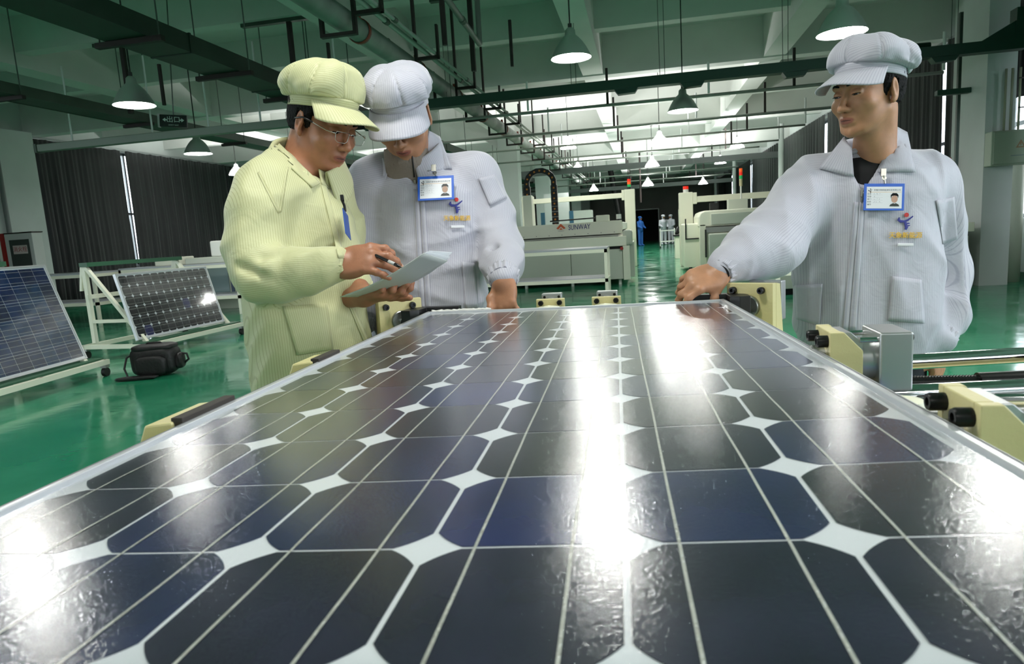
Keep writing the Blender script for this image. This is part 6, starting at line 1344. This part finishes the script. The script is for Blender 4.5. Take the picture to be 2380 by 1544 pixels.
# ---------------------------------------------------------------- left worker in yellow
def left_worker():
    hc = W(752, 286, 1.86); R = rotm((.86, -.34, -.42), .04); k = 1.0
    wr = W(790, 612, 1.66); hx = W(850, 606, 1.64); wl = W(846, 690, 1.80)
    S = SDF(axis_grid(-1.22, -.55, .012, [(-.83, -.60, .0026), (hc[0]-.13, hc[0]+.14, .0028)]), axis_grid(1.40, 2.05, .012, [(1.50, 1.86, .0028), (hc[1]-.13, hc[1]+.13, .003)]), axis_grid(-.01, 1.68, .014, [(1.0, 1.19, .0026), (hc[2]-.16, hc[2]+.13, .0028)]))
    head(S, hc, R, k, .92)
    nb = W(700, 400, 1.88); S.cap(hc+R@np.array([0, -.045, -.05]), nb, .052, .058, .03)
    tc = W(700, 620, 1.86); S.loft([.80, 1.0, 1.20, 1.29], [tc[0]]*4, [tc[1]]*4, [.15, .15, .16, .08], [.09, .09, .09, .06], .8, .03)
    S.chain([W(640, 420, 1.84), W(590, 470, 1.76), W(600, 640, 1.74), wr], [.05, .045, .036, .027], .02); S.chain([W(745, 440, 1.93), W(790, 540, 2.0), W(812, 620, 1.97), wl], [.04, .03, .028, .026], .02)
    tips = hand(S, wr, (hx-wr)+np.array([0, 0, .004]), (-.1, -.8, .6), 1, [(.50, .85, .45), (.48, .75, .4), (.40, .5, .3), (.34, .40, .25)], (-.06, .02, .10, .20), 1.05, ((-.25, .65, -.65), (.1, .9, -.4), (.1, .95, -.2)))
    tipsl = hand(S, wl, W(908, 684, 1.75)-wl, (.1, -.25, -.95), -1, [(.15, .5, .4), (.2, .7, .5), (.25, .8, .5), (.3, .8, .5)], sc=1.0, thumb=((-.6, .5, .1), (-.3, .9, .1), (-.1, .95, .1)))
    fx, fy = tc[0]+.04, tc[1]+.01; rx, ry = math.cos(.85), math.sin(.85); hips = [(fx-.06*rx, fy-.06*ry, .78), (fx+.06*rx, fy+.06*ry, .78)]; feet = [(fx-.11*rx, fy-.11*ry, 0), (fx+.11*rx, fy+.11*ry, 0)]; legs(S, hips, feet, (.7, -.7))
    e = link('person', S.mesh('person', {'lip': lipmask(hc, R, k)}), M_skinY); tag(e, 'person in pale yellow coat, cap and glasses, writing on papers', 'person')
    eyes(e, hc, R, k); hair(e, hc, R, k, nape=-.045, seed=3, side=-.045, fringe=.012); nails(tips, e, [0, 1, 2])
    cap(e, hc, R, k, M_ycl, seed=2, brim_drop=.18, brim=(.09, .088), puff=(.098, .109, .060), off=(0, -.034, .100), lift=.016, tilt=.38)
    cx, cy = tc[0], tc[1]; h = .0065; S = SDF(np.arange(-1.28, -.5, h), np.arange(1.34, 2.16, h), np.arange(.50, 1.50, h), .05); yw = .80
    S.loft([.54, .62, .84, .98, 1.1, 1.22, 1.30, 1.345, 1.37, 1.39], [cx+.01, cx+.01, cx+.01, cx, cx, cx-.005, cx-.01, cx-.02, cx-.02, cx-.015], [cy]*10, [.17, .172, .176, .168, .168, .172, .165, .13, .10, .076], [.14, .145, .150, .135, .125, .118, .108, .094, .08, .066], yw, .02, 2.4)
    a = pxchain([(630, 440, 1.78), (600, 500, 1.73), (592, 580, 1.71), (604, 628, 1.69), (650, 640, 1.675), (715, 628, 1.665), (765, 618, 1.66), (786, 614, 1.66)]); S.chain(a, [.080, .080, .076, .072, .064, .056, .046, .038], .03)
    b = pxchain([(778, 450, 1.99), (806, 540, 2.0), (815, 620, 1.96), (835, 672, 1.87)]); S.chain(b, [.06, .055, .05, .040], .03); S.cap(W(650, 400, 1.82), a[0], .06, .083, .05); S.fold(.0070, 24, 33)
    for p, q in (((660, 560, 1.62), (640, 640, 1.60)), ((700, 560, 1.62), (610, 600, 1.62)), ((560, 620, 1.62), (650, 660, 1.60)), ((650, 470, 1.68), (690, 620, 1.70)), ((720, 590, 1.60), (690, 660, 1.60))): S.cap(W(*p), W(*q), .007, .005, .022, 'sub')
    S.cap(W(706, 325, 1.88), W(715, 270, 1.87), .072, .085, .01, 'sub')
    u1 = axis_u(a[3], a[-1], (0, 1, .3)); u0 = axis_u(a[0], a[3], (0, 1, 0))
    c8, s8 = math.cos(yw), math.sin(yw)
    def stripe(V):
        dm = np.full(len(V), 9.); im = np.zeros(len(V), int)
        for i in range(len(a)-1):
            q = a[i+1]-a[i]; t = np.clip((V-a[i])@q/(q@q), 0, 1); d = np.linalg.norm(V-a[i]-t[:, None]*q, axis=1); w = d < dm; dm[w] = d[w]; im[w] = i
        P_ = (V[:, 0]-cx)*c8+(V[:, 1]-cy)*s8; s = np.where(np.abs(P_) > .12, P_, P_); m = dm < .1; s = np.where(m & (im >= 3), u1(V), s); return np.where(m & (im < 3) & (V[:, 2] < 1.30), V[:, 0]*.8+V[:, 1]*.5, s)
    ja = link('jacket', S.mesh('jacket', {'stripe': stripe}), M_ycl, e); cuff(ja, a[-1], a[-1]-a[-2], (.045, .038), M_ycl, ln=.036); cuff(ja, b[-1], b[-1]-b[-2], (.040, .034), M_ycl)
    bpy.context.view_layer.update(); obs = [ja]
    collar(ja, W(712, 388, 1.875), math.radians(-133), math.radians(26), M_ycl, rb=(.096, .092), rt=(.088, .084), h=.050, flap=.056, pt=.040, gap=.55, front_drop=.030, spread=.01)
    flap(ja, M_ycl, obs, [(640, 325, 1.87), (630, 349, 1.84), (726, 436, None), (744, 426, None)]); flap(ja, M_ycl, obs, [(738, 380, 1.86), (768, 396, 1.88), (780, 446, None), (748, 428, None)])
    drape('pocket', ja, M_ycl, obs, [(656, 712), (760, 705), (775, 812), (690, 826)], (10, 10), .004); drape('placket', ja, M_ycl, obs, [(744, 420), (756, 420), (800, 600), (786, 600)], (4, 20), .003, st=.3)
    drape('placket', ja, M_ycl, obs, [(802, 690), (812, 690), (862, 800), (848, 800)], (3, 14), .003, st=.3); drape('shoulder_seam', ja, M_ycl, obs, [(598, 402), (603, 398), (652, 492), (646, 496)], (2, 16), .0012, .0008, st=.2)
    drape('shoulder_seam', ja, M_ycl, obs, [(666, 388), (671, 388), (654, 494), (648, 496)], (2, 16), .0012, .0008, st=.2)
    # edge-on blue badge
    mw = frame_mw(W(806, 522, 1.76), (-.30, .95, .0), (.95, .30, .05)); g = empty('id_badge', label='blue badge seen edge-on hanging from the yellow coat', cat='badge', mw=mw@Matrix.Rotation(-.2, 4, 'Z'))
    box('holder', (-.045, -.034, -.001), (.045, .034, .001), mat('badge_blue_deep', (40, 84, 170), .35), g, bevel=.001); q = MB(); q.path([(0, .034, 0), (-.004, .05, .0), (-.012, .066, -.004)], .0035, 8); q.box((-.02, .06, -.006), (-.006, .075, .002)); q.build('clip', M_bolt, g)
    # glasses
    P = lambda x, y, z: np.asarray(hc)+R@(np.array([x, y, z])*k); gl = empty('glasses', (0, 0, 0)); gl.parent = e
    M_gf = mat('silver_frame', (178, 176, 170), .2, .9); M_lens = thin_glass('spectacle_lens', (.96, .95, .98), .01)
    for s in (-1, 1):
        pts = [(.012, .012), (.052, .012), (.055, .006), (.052, -.010), (.044, -.016), (.020, -.016), (.013, -.010), (.011, .006)]
        W3 = lambda x, z: P(s*x, .116-.16*max(0, x-.012)**1.35*2.2, z-.008)
        q = MB(); q.path([W3(*p) for p in pts+[pts[0]]], .0009, 6); q.build('rim', M_gf, gl, smooth=True)
        q = MB(); q.v = [tuple(W3(*p)) for p in pts]; q.f = [tuple(range(8))]; q.mi = [0]; q.build('lens', M_lens, gl)
        q = MB(); q.path([W3(.055, .006), P(s*.068, .090, -.002), P(s*.0765, .040, .004), P(s*.080, .005, .006)], .0013, 6); q.build('temple_arm', M_gf, gl, smooth=True)
        q = MB(); q.path([P(s*.0765, .042, .004), P(s*.080, .004, .006), P(s*.080, -.022, -.004)], .0026, 6); q.build('temple_tip', M_bolt, gl, smooth=True)
    q = MB(); q.path([P(-.011, .1165, .0), P(0, .1185, .003), P(.011, .1165, .0)], .0011, 6); q.build('bridge', M_gf, gl, smooth=True)
    trousers(e, hips, feet); shoes(e, feet, (.7, -.7)); settle(e, (fx, fy, 0))
    # papers in a clear folder, held in the left hand; pen in the right
    A, B, C_, D = W(790, 690, 1.70), W(985, 588, 1.56), W(1040, 606, 1.66), W(872, 690, 1.82)
    pe = empty('folder', tuple((A+B+C_+D)/4), 'stack of papers in a clear folder held by the yellow worker', 'papers'); pl = np.array(pe.location)
    M_pap = mat('paper_white', (222, 226, 228), .6); M_fold = mat('folder_plastic', (196, 202, 196), .3)
    def sheet(nm, m, dz, sh, thick=.0006, curl=0.):
        mb = MB(); mb.grid(lambda u, v: tuple((A+sh)*(1-u)*(1-v)+(B+sh)*u*(1-v)+(C_+sh)*u*v+(D+sh)*(1-u)*v-pl+np.array([0, 0, dz+curl*max(0, u-.7)**2*8*(v if curl > 0 else 1)-.010*math.sin(math.pi*u)])), 16, 8)
        o = mb.build(nm, m, pe, smooth=True, fix=False); q = o.modifiers.new('s', 'SOLIDIFY'); q.thickness = thick
    sheet('folder_back', M_fold, 0, np.zeros(3), .0012); sheet('paper', M_pap, .002, np.array([.006, .004, 0]), .0008, .010); sheet('paper', M_pap, .004, np.array([.010, .010, 0]), .0008, .022)
    pn = empty('pen', tuple(W(900, 603, 1.60)), 'black ballpoint pen in the yellow worker\'s right hand', 'pen'); pa, pb = W(836, 577, 1.66)-np.array(pn.location), W(934, 622, 1.585)-np.array(pn.location); d = pb-pa
    q = MB(); q.tube(pa, pa+d*.9, .0042, n=14); q.tube(pa+d*.9, pb, .0042, .0008, n=14); q.build('barrel', M_bolt, pn, smooth=True, angle=.6); q = MB(); q.path([pa+d*.02+[0, 0, .006], pa+d*.3+[0, 0, .0065]], .0009, 5); q.build('pen_clip', M_metal, pn)
    q = MB(); q.tube(pa+d*.70, pa+d*.84, .00435, n=14); q.build('printed_band', mat('pen_print', (190, 190, 190), .5), pn, smooth=True); return e
right_worker(); middle_worker(); left_worker()
# ---------------------------------------------------------------- far figures
def far_person(x, y, m, lab, yaw=0., lean=0., hgt=1.68):
    S = SDF(np.arange(x-.45, x+.45, .022), np.arange(y-.4, y+.4, .022), np.arange(-.02, 1.85, .022)); c, s = math.cos(yaw), math.sin(yaw); T = lambda a, b, z: (x+a*c-b*s, y+a*s+b*c-lean*max(0, z-.9), z)
    S.ell(T(0, 0, 1.57), (.085, .1, .12), None, .02); S.cap(T(0, 0, 1.4), T(0, 0, 1.5), .06, .055, .03)
    S.cap(T(0, 0, .95), T(0, 0, 1.3), .16, .17, .05)
    for q in (-1, 1): S.cap(T(q*.1, 0, .9), T(q*.11, 0, .08), .1, .07, .03); S.chain([T(q*.19, 0, 1.36), T(q*.24, -.05, 1.12), T(q*.17, -.24, 1.02)], [.07, .06, .045], .03); S.cap(T(q*.11, 0, .05), T(q*.12, -.13, .04), .045, .04, .02)
    e = link('person', S.mesh('person', smooth=1), m); tag(e, lab, 'person')
    S = SDF(np.arange(x-.2, x+.2, .016), np.arange(y-.55, y+.3, .016), np.arange(1.4, 1.9, .016)); S.ell(T(0, .01, 1.645), (.115, .125, .07), None, .01); S.half((0, 0, 1.60), (0, 0, -1)); S.ell(T(0, -.11, 1.61), (.07, .08, .012), None, .01); link('cap', S.mesh('cap', smooth=1), m, e)
    S = SDF(np.arange(x-.12, x+.12, .014), np.arange(y-.45, y+.3, .014), np.arange(1.4, 1.7, .014)); S.ell(T(0, -.06, 1.55), (.07, .06, .075), None, .01); link('face', S.mesh('face', smooth=1), M_skinM, e); settle(e, (x, y, 0)); return e
far_person(-.15, 40.0, mat('blue_coverall', (44, 104, 186), .7), 'distant person in a blue coverall beside the gantry post', .9)
far_person(1.15, 39.6, mat('far_white_coat', (208, 210, 220), .7), 'distant person in white bending over the trolley, left of the pair', .4, .25); far_person(1.62, 41.0, MATS['far_white_coat'], 'distant person in white standing right of the pair by the trolley', -.5)
